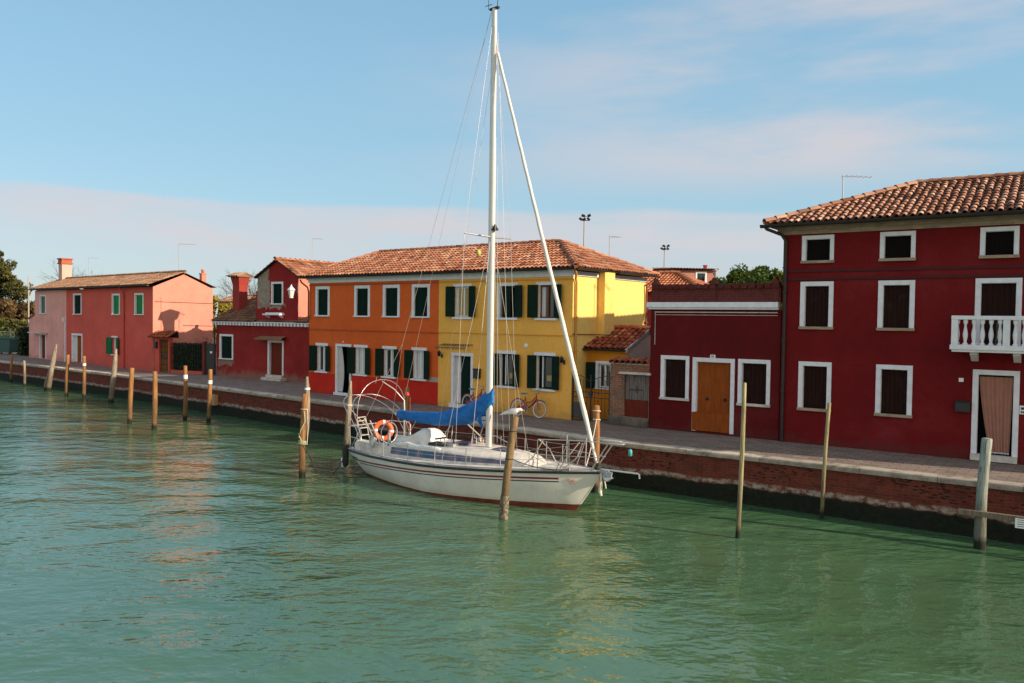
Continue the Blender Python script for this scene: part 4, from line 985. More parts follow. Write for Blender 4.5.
def bare(root, loc, height, seed, levels=4, spread=.5, r0=.08, name='branches', pn=None):
    rnd = random.Random(seed); mb = MB()
    def br(p, d, l, r, k):
        q = p+d*l; m = p.lerp(q, .5)+Vector((rnd.gauss(0, .04), rnd.gauss(0, .04), 0))*l
        mb.tube([p, m, q], [r, r*.8, r*.6], 5 if k < 2 else 3, caps=False)
        if k >= levels: return
        for i in range(3 if k else 5):
            nd = (d+Vector((rnd.gauss(0, spread), rnd.gauss(0, spread), rnd.gauss(.05, .3)))).normalized(); br(p.lerp(q, rnd.uniform(.55, 1)), nd, l*rnd.uniform(.55, .8), r*.55, k+1)
    br(Vector(loc), Vector((0, 0, 1)), height*.36, r0, 0); return mb.build(name, M['twig'], root)
cl = bare(None, GA.lerp(GB, .68).to_3d()+Vector((.2, .5, PZ+.8)), 2.0, 3, 4, .7, .03, 'climbing_shrub'); tag(cl, 'leafless climbing shrub above the dark hedge fence', 'shrub')

# ------------------------------------------------------------------ mooring poles
M['pole_new'] = wood('ochre_pole_wood', (.35, .165, .055), (.15, .065, .025))
M['pole_old'] = wood('silvery_pole_wood', (.36, .29, .21), (.13, .095, .065))
M['pole_dark'] = wood('brown_pole_wood', (.23, .15, .07), (.10, .062, .03))
M['pole_pale'] = wood('pale_green_pole_wood', (.36, .31, .16), (.19, .15, .08))
M['pole_grey'] = wood('grey_green_concrete', (.30, .33, .28), (.20, .22, .19))
M['rope'] = plain('pale_rope', (.55, .50, .40), .9, vary=.25, scale=30)
M['ropedark'] = plain('dark_rope', (.03, .03, .028), .9, vary=.3, scale=30)
M['ropegreen'] = plain('green_rope', (.38, .42, .26), .9, vary=.2, scale=30)
def pole(x, y, top, r, lean, mat, label, kind='plain', stripe=None, split=False):
    g = 'wooden mooring poles standing in the canal along the quay'
    r *= .74 if mat.name.startswith('ochre') else .68 if mat.name.startswith('silvery') else .82
    root = empty('mooring_pole', (x, y, 0), 0, label, 'mooring pole', g)
    n = 9; pts = []; rs = []
    bend = random.choice((-1, 1))*random.uniform(.02, .06)
    for i in range(n):
        t_ = i/(n-1); z = -.8+(top+.8)*t_; f = (z/top)
        pts.append((lean[0]*f+bend*math.sin(t_*3.1), lean[1]*f, z)); rs.append(r*(1.12-.18*t_)*(1+random.uniform(-.05, .05)))
    if split: rs[-1] = r*.45; rs[-2] = r*.8
    else:
        pts.append((pts[-1][0], pts[-1][1], top+.015)); rs.append(r*.7)
    MB().tube(pts, rs, 12).build('shaft', mat, root)
    def at(z): f = z/top; return (lean[0]*f+bend*math.sin((z+.8)/(top+.8)*3.1), lean[1]*f, z)
    if stripe:
        z0, z1 = stripe; MB().tube([at(z0), at(z1)], r*1.06, 12).build('white_band', M['plate'], root)
    return root, at
pole(-34.5, 55.1, 1.88, .11, (.03, 0), M['pole_new'], 'slim ochre mooring pole, farthest left along the quay')
pole(-31.7, 51.9, 1.68, .11, (.03, 0), M['pole_old'], 'short pale mooring pole, second from the left along the quay')
r_, at = pole(-28.7, 49.5, 2.88, .20, (.55, -.1), M['pole_old'], 'thick leaning weathered pole in front of the pale pink house', split=True)
MB().tube([(-.25, .1, -.3), (-.15, .05, .5), (.05, 0, 1.3)], [.13, .12, .05], 8).build('broken_stump', M['pole_old'], r_)
pole(-25.57, 45.93, 2.41, .12, (.08, 0), M['pole_new'], 'ochre mooring pole just left of the coral house door')
pole(-24.34, 45.4, 2.38, .12, (.05, 0), M['pole_new'], 'ochre mooring pole with white band below the coral house front', stripe=(1.84, 1.98))
pole(-21.73, 43.23, 2.92, .19, (.32, 0), M['pole_old'], 'thick pale weathered pole below the small shuttered coral house window', split=True)
pole(-16.71, 34.98, 2.44, .13, (.09, 0), M['pole_new'], 'orange mooring pole out in the water, left one of the pair before the coral gable')
pole(-14.92, 33.28, 2.42, .13, (.06, 0), M['pole_new'], 'orange mooring pole standing farthest out before the coral gable end')
pole(-14.92, 36.4, 2.48, .12, (.05, 0), M['pole_new'], 'orange mooring pole with white band in front of the hedge fence', stripe=(1.90, 2.08))
pole(-13.57, 35.73, 2.38, .12, (.10, 0), M['pole_new'], 'orange mooring pole with white band at left corner of the red cottage', stripe=(1.74, 1.9))
r_, at = pole(-6.16, 23.72, 2.49, .125, (.04, 0), M['pole_new'], 'ochre mooring pole with tied ropes left of the sailboat stern')
mb = MB()
for z in (1.02, 1.06, 1.10): mb.torus((at(z)[0], 0, z), (.1, .1, 1), .108, .016, 16, 6)
mb.build('rope_turns', M['ropegreen'], r_)
MB().tube([(.03, -.10, 2.0), (.07, -.11, 1.7), (-.05, -.12, 1.45), (-.13, -.09, 1.2), (-.14, -.08, 1.35), (-.04, -.11, 1.12)], .014, 6).build('rope_end', M['ropegreen'], r_)
MB().tube([(.11, -.03, 2.05), (.14, -.04, 1.5), (.11, -.04, 1.0)], .012, 6).torus((at(2.05)[0], 0, 2.05), (0, .1, 1), .10, .012, 14, 6).build('rope_loop', M['rope'], r_)
r_, at = pole(-7.83, 30.4, 2.52, .15, (.05, 0), M['pole_old'], 'grey weathered pole against the quay left of the orange house', split=True, stripe=(2.02, 2.1))
r_, at = pole(-6.0, 28.9, 2.50, .14, (.18, 0), M['pole_old'], 'pale weathered pole by the quay behind the sailboat stern rail', split=True)
MB().torus((at(1.6)[0], 0, 1.6), (0, .1, 1), .108, .016, 14, 6).torus((at(1.63)[0], 0, 1.63), (.1, .1, 1), .108, .016, 14, 6).build('rope_turns', M['rope'], r_)
pole(-3.75, 28.7, 2.30, .13, (.0, 0), M['pole_new'], 'ochre mooring pole behind the sailboat boom near the orange house')
r_, at = pole(-.11, 19.15, 2.46, .115, (.22, 0), M['pole_dark'], 'brown mooring pole in front of the sailboat hull with a gull on top')
for q in (1.45, 2.12): MB().torus((at(q)[0], 0, q), (0, .1, 1), .100 if q < 2 else .093, .011, 16, 6).build('rope_turn', M['ropedark'], r_)
rd = random.Random(2); rows = []
for j in range(26):
    z = -.05+.62*j/25; q = at(z); rows.append([(q[0]+math.cos(2*math.pi*k/22)*(.103+.030*rd.random()**2*(1-j/30)), math.sin(2*math.pi*k/22)*(.103+.030*rd.random()**2*(1-j/30)), z) for k in range(22)])
tb = NT('barnacle_crust'); MBR = tb.set(tb.ramp(tb.noise(tb.co(), 14, 5, .8), [(.42, (.05, .04, .025)), (.56, (.20, .17, .12)), (.7, (.42, .38, .30))]), .9, 0, .2)
MB().grid(rows, close=True).build('barnacles', MBR, r_)
r_, at = pole(2.36, 22.31, 2.42, .125, (.03, 0), M['pole_new'], 'ochre mooring pole behind the sailboat bow with white rope bands')
for q in (2.28, 2.04): MB().torus((at(q)[0], 0, q), (.05, .1, 1), .098, .018, 16, 6).build('rope_turn', M['rope'], r_)
pole(5.08, 17.72, 3.46, .062, (.09, 0), M['pole_pale'], 'tall thin pale pole rising in front of the low dark red house')
pole(7.72, 19.62, 2.86, .055, (.10, 0), M['pole_pale'], 'thin pale pole in front of the large dark red house')
pole(10.2, 17.15, 2.38, .135, (.05, 0), M['pole_grey'], 'thick grey green post at far right before the curtained doorway')
# low timber rail with a notice, at right
d_ = Vector((.82, -.57, 0)).normalized()
r_ = empty('timber_rail', (9.75, 17.28, 0), math.atan2(d_.y, d_.x), 'low weathered timber rail over the water holding a white notice board', 'rail')
MB().box(0, 3.2, -.06, .04, .72, .84).build('beam', M['pole_old'], r_, bevel=.01)
for x in (1.62, 3.0): MB().box(x-.06, x+.06, -.05, .05, -.5, .715).build('post', M['pole_old'], r_)
nb = MB().box(1.05, 1.50, -.085, -.063, .60, .80).build('notice', M['plate'], r_)
mb = MB()
for i in range(4): mb.box(1.09, 1.46-.06*(i % 2), -.089, -.086, .77-.045*i, .78-.045*i)
mb.build('writing', M['ropedark'], nb)

# small things on the quay wall
a_ = Vector((-12.9, 37.45)); 
o = MB().box(-.32, .32, -.06, .16, .45, .95).build('wooden_crate_box', plain('ochre_box', (.40, .24, .11), .8), None); o.location = (-14.55, 38.80, 0); o.rotation_euler = (0, 0, R(-41)); o.name = 'wall_box'
tag(o, 'pale ochre box fixed to the brick quay wall before the red cottage', 'box')
pp = empty('drain_pipe', (3.05, 22.95, 0), R(-33), 'white horizontal pipe along the quay wall just right of the sailboat bow', 'pipe')
MB().tube([(-.6, -.10, .50), (.72, -.10, .50), (.77, -.10, .48), (.78, -.10, .36)], .026, 8).build('pipe_run', M['white'], pp)
o = MB().lathe((0, 0, 0), [(.03, 0), (.06, .02), (.06, .16), (.03, .2)], 8).build('mooring_float', plain('teal_plastic', (.05, .35, .35), .5), None); o.location = (3.35, 22.3, 1.02)
tag(o, 'small teal and white float hanging by the quay wall near the bow', 'float')

# ------------------------------------------------------------------ SAILBOAT  (x forward, y port, z up; origin amidships on the waterline)
OX, OY_ = -1.53, 22.88; BA = math.atan2(-.651, .759)
bt = empty('sailboat', (OX, OY_, 0), BA, 'white sailing yacht with blue sail cover moored beside the quay', 'sailboat')
def interp(tab, x):
    for (a, *va), (b, *vb) in zip(tab[:-1], tab[1:]):
        if a <= x <= b:
            t_ = (x-a)/(b-a); t_ = t_; return [p+(q-p)*t_ for p, q in zip(va, vb)]
    return list(tab[0][1:]) if x < tab[0][0] else list(tab[-1][1:])
#          x      deck half-beam, deck z, waterline half-beam, keel z
HT = [(-3.95, .84, .72, .30, .12), (-3.4, 1.02, .725, .62, .00), (-2.4, 1.24, .74, .92, -.18), (-1.2, 1.39, .77, 1.18, -.35), (0, 1.44, .81, 1.30, -.45), (1.0, 1.38, .86, 1.20, -.48),
      (2.0, 1.18, .91, .96, -.45), (3.0, .86, .96, .60, -.36), (3.8, .55, 1.01, .26, -.2), (4.2, .38, 1.035, .05, -.06), (4.6, .20, 1.06, .012, .45), (4.95, .03, 1.085, .005, 1.0)]
def smoothtab(tab, n=48):
    xs = [tab[0][0]+(tab[-1][0]-tab[0][0])*i/n for i in range(n+1)]; out = []
    for x in xs:
        w0 = .22; acc = [0]*4; tw = 0
        for k in range(-4, 5):
            xx = min(max(x+k*w0/4, tab[0][0]), tab[-1][0]); wt = 1-abs(k)/5; v_ = interp(tab, xx); tw += wt
            for j in range(4): acc[j] += v_[j]*wt
        out.append((x, *[a/tw for a in acc]))
    out[-1] = (tab[-1][0], *tab[-1][1:]); out[0] = (tab[0][0], *tab[0][1:]); return out
HS = smoothtab(HT)
def sect(row, side, m=16):
    x, db, dz, wb, kz = row; pts = []
    z0 = 0 if kz < 0 else kz+.05
    for i in range(m+1):
        t_ = i/m
        if t_ < .4:     # below the turn
            s_ = t_/.4; y = wb*math.sin(s_*math.pi/2)**.9; z = kz+(z0-kz)*(1-math.cos(s_*math.pi/2))
        else:
            s_ = (t_-.4)/.6; y = wb+(db-wb)*(1-(1-s_)**1.7); z = z0+(dz-z0)*s_
        # transom rake
        xr = x+(-.16*(1-max(0, min(1, z/.72))) if False else 0)
        pts.append((xr+(.28*(1-z/.72) if x < -3.9 else .14*(1-z/.72) if x < -3.6 else 0)*0, side*y, z))
    return pts
gel = NT('gelcoat'); x, y, z = gel.xyz(gel.co()); cog = gel.co()
dz_ = gel.math('SUBTRACT', z, gel.math('ADD', .815, gel.math('MULTIPLY', x, .052)))    # height relative to the sheer
base = gel.ramp(gel.noise(cog, 2.5, 5), [(.3, (.62, .59, .51)), (.7, (.74, .71, .63))])
base = gel.mix(gel.math('MULTIPLY', gel.smooth(gel.noise(gel.co(scale=(5, 5, .6)), 2, 5), .55, .75), .25), base, (.42, .40, .30))
base = gel.mix(gel.math('MULTIPLY', gel.math('SUBTRACT', 1.0, gel.smooth(gel.math('ADD', z, gel.math('MULTIPLY', gel.noise(cog, 3, 4), .1)), .10, .30)), .6), base, (.50, .44, .24))
def band(lo, hi): return gel.math('MULTIPLY', gel.math('GREATER_THAN', dz_, lo), gel.math('LESS_THAN', dz_, hi))
inx = gel.math('LESS_THAN', x, 4.0)
base = gel.mix(gel.math('MULTIPLY', band(-.215, -.165), inx), base, (.22, .018, .022))
base = gel.mix(gel.math('MULTIPLY', gel.math('MULTIPLY', band(-.285, -.255), inx), gel.math('GREATER_THAN', x, -3.2)), base, (.02, .03, .035))
af = gel.math('LESS_THAN', z, gel.math('ADD', .045, gel.math('MULTIPLY', gel.math('MAXIMUM', x, 0.0), .03)))
base = gel.mix(af, base, gel.ramp(gel.noise(cog, 5, 5), [(.35, (.12, .020, .014)), (.7, (.23, .045, .028))]))
M['gel'] = gel.set(base, .35, 0, .5)
mb = MB()
for sd in (-1, 1): mb.grid([sect(r, sd) for r in HS])
tr = sect(HS[0], -1)+sect(HS[0], 1)[::-1]; mb.add(tr, [tuple(range(len(tr)))])
hull = mb.build('hull', M['gel'], bt)
# emblem near the bow: three small red curls
def hull_y(x, z):
    db, dz, wb, kz = interp([(r[0], *r[1:]) for r in HS], x); s_ = min(1, max(0, z/dz)); return -(wb+(db-wb)*(1-(1-s_)**1.7))
mb = MB()
for i, (x0, zc_, rr) in enumerate(((4.24, .83, .034), (4.31, .835, .032), (4.38, .82, .034), (4.27, .76, .034), (4.36, .755, .036))):
    pts = []
    for k in range(11):
        a_ = k/10*4.9+i*1.3; xx = x0+rr*math.cos(a_); z_ = zc_+rr*math.sin(a_); pts.append((xx, hull_y(xx, z_)-.006, z_))
    mb.tube(pts, .007, 5)
mb.build('emblem', plain('faded_red', (.55, .25, .20), .6), hull)
mb = MB()
for (z_, l_) in ((.50, .5), (.44, .42)):
    mb.grid([[(xx, hull_y(xx, zz_)-.006, zz_) for xx in [-3.75+l_*k/6 for k in range(7)]] for zz_ in (z_, z_+.03)], smooth=False)
mb.build('name_letters', M['ropedark'], hull)
# rub rail and deck
mb = MB()
for sd in (-1, 1):
    mb.tube([(r[0], sd*(r[1]+.012), r[2]-.03) for r in HS], .032, 6)
mb.tube([(HS[0][0], -HS[0][1], HS[0][2]-.03), (HS[0][0], HS[0][1], HS[0][2]-.03)], .03, 6)
mb.build('rub_rail', M['black'], bt)
mb = MB()
rows = []
for r in HS: rows.append([(r[0], r[1]*k/6, r[2]+.045*(1-(k/6)**2)+.008) for k in range(-6, 7)])
mb.grid(rows); M['deck'] = plain('white_deck', (.62, .57, .49), .6, vary=.25, scale=4, bump=.1); mb.build('deck', M['deck'], bt)
mb = MB()
for sd in (-1, 1): mb.tube([(r[0], sd*(r[1]-.03), r[2]+.035) for r in HS[1:-1]], .016, 5)
mb.build('toe_rail', M['antenna'], bt)
# coachroof
CT = [(-1.95, .90, 1.10), (-1.3, .93, 1.13), (0, .93, 1.17), (1.0, .86, 1.19), (2.0, .68, 1.19), (2.7, .52, 1.16), (3.15, .36, 1.00)]
def crow(x, hb, z):
    dz = interp([(r[0], r[2]) for r in HS], x)[0]
    return [(x, -hb-.07, dz), (x, -hb-.05, dz+.06), (x-.0, -hb+.02, z-.06), (x, -hb+.08, z), (x, -hb*.5, z+.05), (x, 0, z+.07), (x, hb*.5, z+.05), (x, hb-.08, z), (x, hb-.02, z-.06), (x, hb+.05, dz+.06), (x, hb+.07, dz)]
mb = MB(); xs = [-1.95+5.1*i/24 for i in range(25)]; rows = [crow(x, *interp(CT, x)) for x in xs]; mb.grid(rows); mb.add(rows[0], [tuple(range(11))]); mb.add(rows[-1], [tuple(range(11))])
cb = mb.build('coachroof', M['deck'], bt)
glb = NT('tinted_acrylic'); M['acryl'] = glb.set(glb.mix(glb.smooth(glb.noise(glb.co(), 2.2, 4), .45, .6), (.030, .055, .115), (.13, .09, .14)), .12, 0, .7)
for (w0, w1) in ((-1.80, -.62), (-.60, 1.30), (1.32, 2.55)):
    for sd in (-1, 1):
        lo = []; hi = []
        for k in range(7):
            x = w0+(w1-w0)*k/6; hb, z = interp(CT, x); dz = interp([(r[0], r[2]) for r in HS], x)[0]
            zb, zt = dz+.085, z-.085
            f = lambda q: -(hb+.05)+(.07)*(q-dz-.06)/(z-.06-dz-.06)
            lo.append((x, -sd*(f(zb)-.008), zb)); hi.append((x, -sd*(f(zt)-.008), zt))
        MB().grid([lo, hi], smooth=False).build('side_window', M['acryl'], cb)
# cockpit coaming and seats, sprayhood, hatch
mb = MB()
for sd in (-1, 1):
    mb.prism([(-.9*0+sd*.62, .74), (sd*.95, .74), (sd*.88, 1.02), (sd*.70, 1.06)], 'x', -3.5, -1.9)
mb.build('cockpit_coaming', M['deck'], bt, bevel=.02)
M['cockpit'] = plain('blue_grey_cushion', (.22, .28, .36), .8, vary=.25, scale=3)
MB().box(-3.6, -1.95, -.60, .60, .70, .80).build('cockpit_sole', M['cockpit'], bt)
M['canvas'] = plain('white_canvas', (.66, .65, .61), .9, vary=.12, scale=3, bump=.2)
mb = MB(); rows = []
for i in range(9):
    x = -1.95+1.20*i/8; hh = (.10, .13, .15, .17, .36, .40, .39, .26, .06)[i]; hw_ = .62 if i < 4 else .40; rows.append([(x+.03*math.sin(k), hw_*math.cos(math.pi*k/10)*-1, 1.15+hh*math.sin(math.pi*k/10)**.35+.012*math.sin(k*2.3+i)) for k in range(11)])
mb.grid(rows); mb.add(rows[0], [tuple(range(11))]); mb.add(rows[-1], [tuple(range(11))]); mb.build('folded_sprayhood', M['canvas'], bt)
# bundled canvas along the coachroof side
mb = MB(); rd = random.Random(4)
pts = [(-1.7+.17*i, -.84+rd.uniform(-.02, .02), 1.13+rd.uniform(-.02, .03)) for i in range(12)]
mb.tube(pts, [.05]+[rd.uniform(.06, .10) for _ in range(10)]+[.04], 9); mb.build('rolled_canvas', M['canvas'], bt)
MB().box(.0, .55, -.28, .28, 1.24, 1.29).build('deck_hatch', M['acryl'], bt, bevel=.015); MB().box(1.55, 2.05, -.24, .24, 1.24, 1.29).build('deck_hatch', M['acryl'], bt, bevel=.015)
MB().box(-.55, .1, -.62, -.28, 1.17, 1.26).tube([(-.4, -.5, 1.36), (.0, -.2, 1.44), (.3, -.45, 1.36)], .025, 6).tube([(-.6, .3, 1.34), (0, .35, 1.40), (.7, .2, 1.34)], .02, 6).build('deck_gear', M['ropedark'], bt)
MB().box(-.1, .35, -.52, -.30, 1.20, 1.29).tube([(.75, -.2, 1.33), (.78, -.2, 1.55), (.92, -.2, 1.55), (.95, -.2, 1.33)], .015, 6).tube([(.3, .3, 1.32), (1.0, .5, 1.5), (1.7, .5, 1.3)], .014, 6).build('grab_rail', M['antenna'], bt)
for (x, y) in ((-2.0, -.82), (-2.0, .82), (.6, .3)):
    MB().lathe((x, y, 1.05 if x < 0 else 1.30), [(.07, 0), (.055, .05), (.05, .09), (.065, .12), (.03, .14)], 12).build('winch', M['antenna'], bt)
# mast, spreaders, lights
M['mast'] = plain('white_mast', (.66, .64, .60), .35, vary=.06, scale=2)
mx = 1.22
ms = MB(); prof = []
rows = []
for z, k in ((1.27, 1), (5, 1), (9, 1), (12.4, .92), (13.28, .72)):
    rows.append([(mx+.105*k*math.cos(2*math.pi*q/14), .072*k*math.sin(2*math.pi*q/14), z) for q in range(14)])
ms.grid(rows, close=True); ms.add(rows[-1], [tuple(range(14))]); mast = ms.build('mast', M['mast'], bt)
MB().box(mx-.16, mx+.16, -.04, .04, 13.26, 13.31).tube([(mx-.22, 0, 13.3), (mx-.22, 0, 13.95)], .008, 5).tube([(mx+.1, 0, 13.3), (mx+.12, 0, 13.5)], .01, 5).tube([(mx-.34, 0, 13.42), (mx-.10, 0, 13.42)], .01, 5).build('masthead_fitting', M['ropedark'], mast)
for sd in (-1, 1): MB().tube([(mx, 0, 7.06), (mx-.12, sd*.95, 7.10)], [.028, .018], 8).build('spreader', M['antenna'], mast)
MB().lathe((mx+.16, -.04, 7.22), [(.02, 0), (.11, .02), (.04, .13), (.02, .18)], 8).tube([(mx, 0, 7.30), (mx+.16, -.04, 7.35)], .02, 5).build('steaming_light', M['ropedark'], mast)
pn = MB().tube([(mx-.12, -.95, 7.10), (mx-.12, -.94, 6.72), (mx+.0, -.72, 6.74), (mx+.06, -.62, 6.66)], .010, 5); pn = pn.build('pennant_arm', M['antenna'], mast)
MB().lathe((mx+.08, -.60, 6.42), [(.01, .04), (.07, .14), (.055, .22), (.02, .25)], 8).build('yellow_pennant', plain('yellow_plastic', (.50, .38, .08), .6), pn)
# standing rigging
M['steel'] = plain('polished_steel', (.42, .41, .40), .3, .6, vary=.1)
M['wire'] = plain('rigging_wire', (.50, .48, .45), .4, .5, vary=.05)
rg = MB(); w_ = .0055
for sd in (-1, 1):
    rg.tube([(mx-.02, 0, 13.2), (mx-.12, sd*.95, 7.10), (mx-.05, sd*1.28, .90)], w_, 5)
    rg.tube([(mx, sd*.06, 7.0), (mx+.45, sd*1.22, .90)], w_, 5); rg.tube([(mx, sd*.06, 7.0), (mx-.55, sd*1.30, .88)], w_, 5)
    rg.tube([(mx-.08, 0, 13.25), (-2.4, 0, 4.0), (-3.85, sd*.75, .80)], w_, 5)
rg.build('shrouds', M['wire'], bt)
MB().tube([(mx-.14, 0, 13.2), (-2.35, 0, 2.12)], w_*.8, 5).tube([(mx-.12, .03, 11.5), (mx-.9, -1.15, 1.3)], w_*.8, 5).tube([(mx+.12, -.03, 12.8), (mx+.5, -.35, 1.35)], w_*.8, 5).tube([(mx+.12, .03, 12.6), (mx+.95, -.2, 1.33)], w_*.8, 5).tube([(mx+.14, .05, 9.0), (mx+.22, .10, 1.4)], w_, 5).build('halyards', M['wire'], bt)
# furled jib on the forestay
a0 = Vector((4.84, 0, 1.25)); a1 = Vector((1.36, 0, 12.05)); fj = MB(); pts = []; rs = []; n = 60
for i in range(n+1):
    t_ = i/n; pts.append(a0.lerp(a1, t_)+Vector((0, .004*math.sin(i*1.3), -.0))); rs.append((.028+.038*math.sin(min(1, t_*7)*1.57)*(1-.72*t_))*(1+.06*math.sin(i*2.1)))
fj.tube(pts, rs, 9); M['jib'] = plain('furled_sailcloth', (.66, .63, .57), .85, vary=.10, scale=3, bump=.3); jb = fj.build('furled_jib', M['jib'], bt)
MB().lathe((4.87, 0, 1.12), [(.05, 0), (.09, .02), (.09, .05), (.05, .07), (.05, .12), (.08, .14), (.03, .17)], 12).build('furler_drum', M['ropedark'], jb)
MB().tube([a1, (mx+.08, 0, 12.5)], .012, 6).build('forestay', M['wire'], jb)
# boom and blue sail cover
MB().tube([(mx-.1, 0, 2.06), (-2.66, 0, 1.84)], .05, 10).build('boom', M['mast'], bt)
t = NT('blue_canvas'); cn = t.noise(t.co(scale=(1, 1, 2)), 3, 5, .6)
M['blue'] = t.set(t.ramp(cn, [(.3, (.010, .10, .34)), (.7, (.020, .19, .52))]), .75, 0, .3); t.bump(t.noise(t.co(scale=(3, 1, .8)), 3.5, 5, .6), .9, .06)
BC = [(-2.60, 1.74, 1.93, .05), (-2.45, 1.70, 1.98, .09), (-1.6, 1.66, 2.00, .10), (-.7, 1.66, 2.07, .12), (.0, 1.74, 2.25, .155), (.35, 1.80, 2.36, .155), (.70, 1.92, 2.52, .15), (1.0, 2.08, 2.72, .14), (1.25, 2.30, 2.88, .12), (1.36, 2.45, 2.92, .06)]
rows = []; n = 44; m = 18
for i in range(n+1):
    x = BC[0][0]+(BC[-1][0]-BC[0][0])*i/n; lo, hi, w_2 = interp(BC, x); r_2 = []
    fold = 1 if x > .2 else .35
    for k in range(m):
        a_ = 2*math.pi*k/m; s_ = math.sin(a_); c_ = math.cos(a_)
        wr = 1+.16*fold*math.sin(a_*3+x*7)+.08*math.sin(a_*5-x*4)
        r_2.append((x+.03*fold*math.sin(a_*4), c_*w_2*wr*(1-.35*max(0, s_)), (lo+hi)/2+s_*(hi-lo)/2+.02*math.sin(x*9+k)*fold))
    rows.append(r_2)
mb = MB().grid(rows, close=True); mb.add(rows[0], [tuple(range(m))]); mb.add(rows[-1], [tuple(range(m))]); sc_ = mb.build('sail_cover', M['blue'], bt)
rows = [[(.90+.05*k, -.15, 2.12+.02*k) for k in range(4)], [(1.0+.045*k, -.19, 1.95) for k in range(4)], [(1.08+.03*k, -.17, 1.80+.01*k) for k in range(4)]]
MB().grid(rows).tube([(.78, -.17, 2.42), (.85, -.19, 2.1), (1.02, -.19, 1.92)], .014, 5).build('loose_flap', M['blue'], sc_)
# boom vang and mast-base lines
MB().tube([(.1, 0, 1.98), (mx-.1, 0, 1.4)], .02, 6).tube([(mx-.35, -.1, 1.30), (mx-.1, -.05, 2.0)], .012, 5).tube([(mx+.25, -.15, 1.30), (mx+.1, -.02, 2.2)], .012, 5).build('kicking_strap', M['rope'], bt)
MB().tube([(-1.7, -.0, 1.78), (-1.55, -.6, 1.2)], .010, 5).tube([(-.2, 0, 1.8), (-.35, -.35, 1.3)], .012, 5).tube([(-.2, .02, 1.8), (.15, -.4, 1.33)], .012, 5).build('mainsheet', M['rope'], bt)
# stanchions and lifelines
def deckpt(x, sd, inset=.06): r = interp([(q[0], q[1], q[2]) for q in HS], x); return Vector((x, sd*(r[0]-inset), r[1]))
for sd in (-1, 1):
    tops = []
    for x in (-1.75, -.6, .48, 1.52, 2.5, 3.25):
        p = deckpt(x, sd); MB().tube([p, p+Vector((0, 0, .52))], .011, 6).tube([p, p+Vector((0, 0, .04))], .025, 6).build('stanchion', M['wire'], bt); tops.append(p)
    a_ = Vector((-3.2, sd*.98, .76)); b_ = Vector((4.25, sd*.34, 1.08))
    ll = MB()
    for dz in (.51, .27):
        ch_ = [a_+Vector((0, 0, dz+.03))]+[p+Vector((0, 0, dz)) for p in tops]+[b_+Vector((0, 0, dz+.08))]; ll.tube(ch_, .0055, 5)
    ll.build('lifeline', M['wire'], bt)
# pulpit (bow rail)
pb = MB(); zt = 1.78
L_ = [(3.45, -.62, zt), (4.1, -.42, zt+.03), (4.8, -.22, zt+.05), (5.25, -.12, zt+.04), (5.62, -.05, zt+.05), (5.62, .05, zt+.05), (5.25, .12, zt+.04), (4.8, .22, zt+.05), (4.1, .42, zt+.03), (3.45, .62, zt)]
pb.tube(L_, .013, 7)
for sd in (-1, 1):
    pb.tube([(3.45, sd*.62, zt), (3.45, sd*.62, .99)], .014, 6).tube([(4.25, sd*.38, zt+.03), (4.25, sd*.34, 1.05)], .014, 6).tube([(5.25, sd*.12, zt+.04), (4.72, sd*.10, 1.08)], .014, 6).tube([(3.45, sd*.62, 1.4), (4.25, sd*.36, 1.42), (5.0, sd*.12, 1.44)], .011, 6)
    pb.tube([(4.25, sd*.38, zt+.03), (3.9, sd*.44, 1.03)], .011, 6)
pb.build('pulpit', M['wire'], bt)
mb = MB().tube([(3.5, -.62, zt), (3.75, -.5, 1.55), (3.95, -.5, 1.25), (4.15, -.42, 1.12), (4.45, -.3, 1.4), (4.6, -.28, zt)], .016, 6).tube([(3.6, -.6, zt-.02), (3.3, -.62, 1.30), (3.0, -.7, 1.05)], .014, 6).tube([(4.5, -.28, zt), (4.2, -.35, 1.4), (4.0, -.4, 1.1)], .014, 6)
mb.build('bow_ropes', M['rope'], bt)
# anchor on its roller
an = MB().box(4.72, 5.16, -.05, .05, 1.06, 1.11); an = an.build('anchor_roller', M['antenna'], bt)
MB().tube([(4.7, 0, 1.14), (5.2, 0, 1.12)], .022, 6).prism([(4.92, 1.12), (5.30, 1.10), (5.26, .93), (5.10, .88), (5.0, .98)], 'y', -.02, .02).add([(4.95, 0, 1.02), (5.22, -.16, .90), (5.34, 0, .98), (5.22, .16, .90)], [(0, 1, 2), (0, 2, 3)]).torus((5.14, 0, 1.0), (0, 1, 0), .13, .018, 14, 6).build('anchor', plain('galvanised_steel', (.42, .44, .46), .4, .5, vary=.1), bt)
# rope bundle hanging at the bow
MB().tube([(5.0, -.05, 1.05), (5.02, -.07, .85), (5.0, -.08, .62), (5.04, -.08, .50)], [.02, .045, .05, .03], 8).tube([(5.05, -.03, 1.0), (5.14, -.06, .8), (5.16, -.06, .7)], .018, 6).build('hanging_rope', M['rope'], bt)
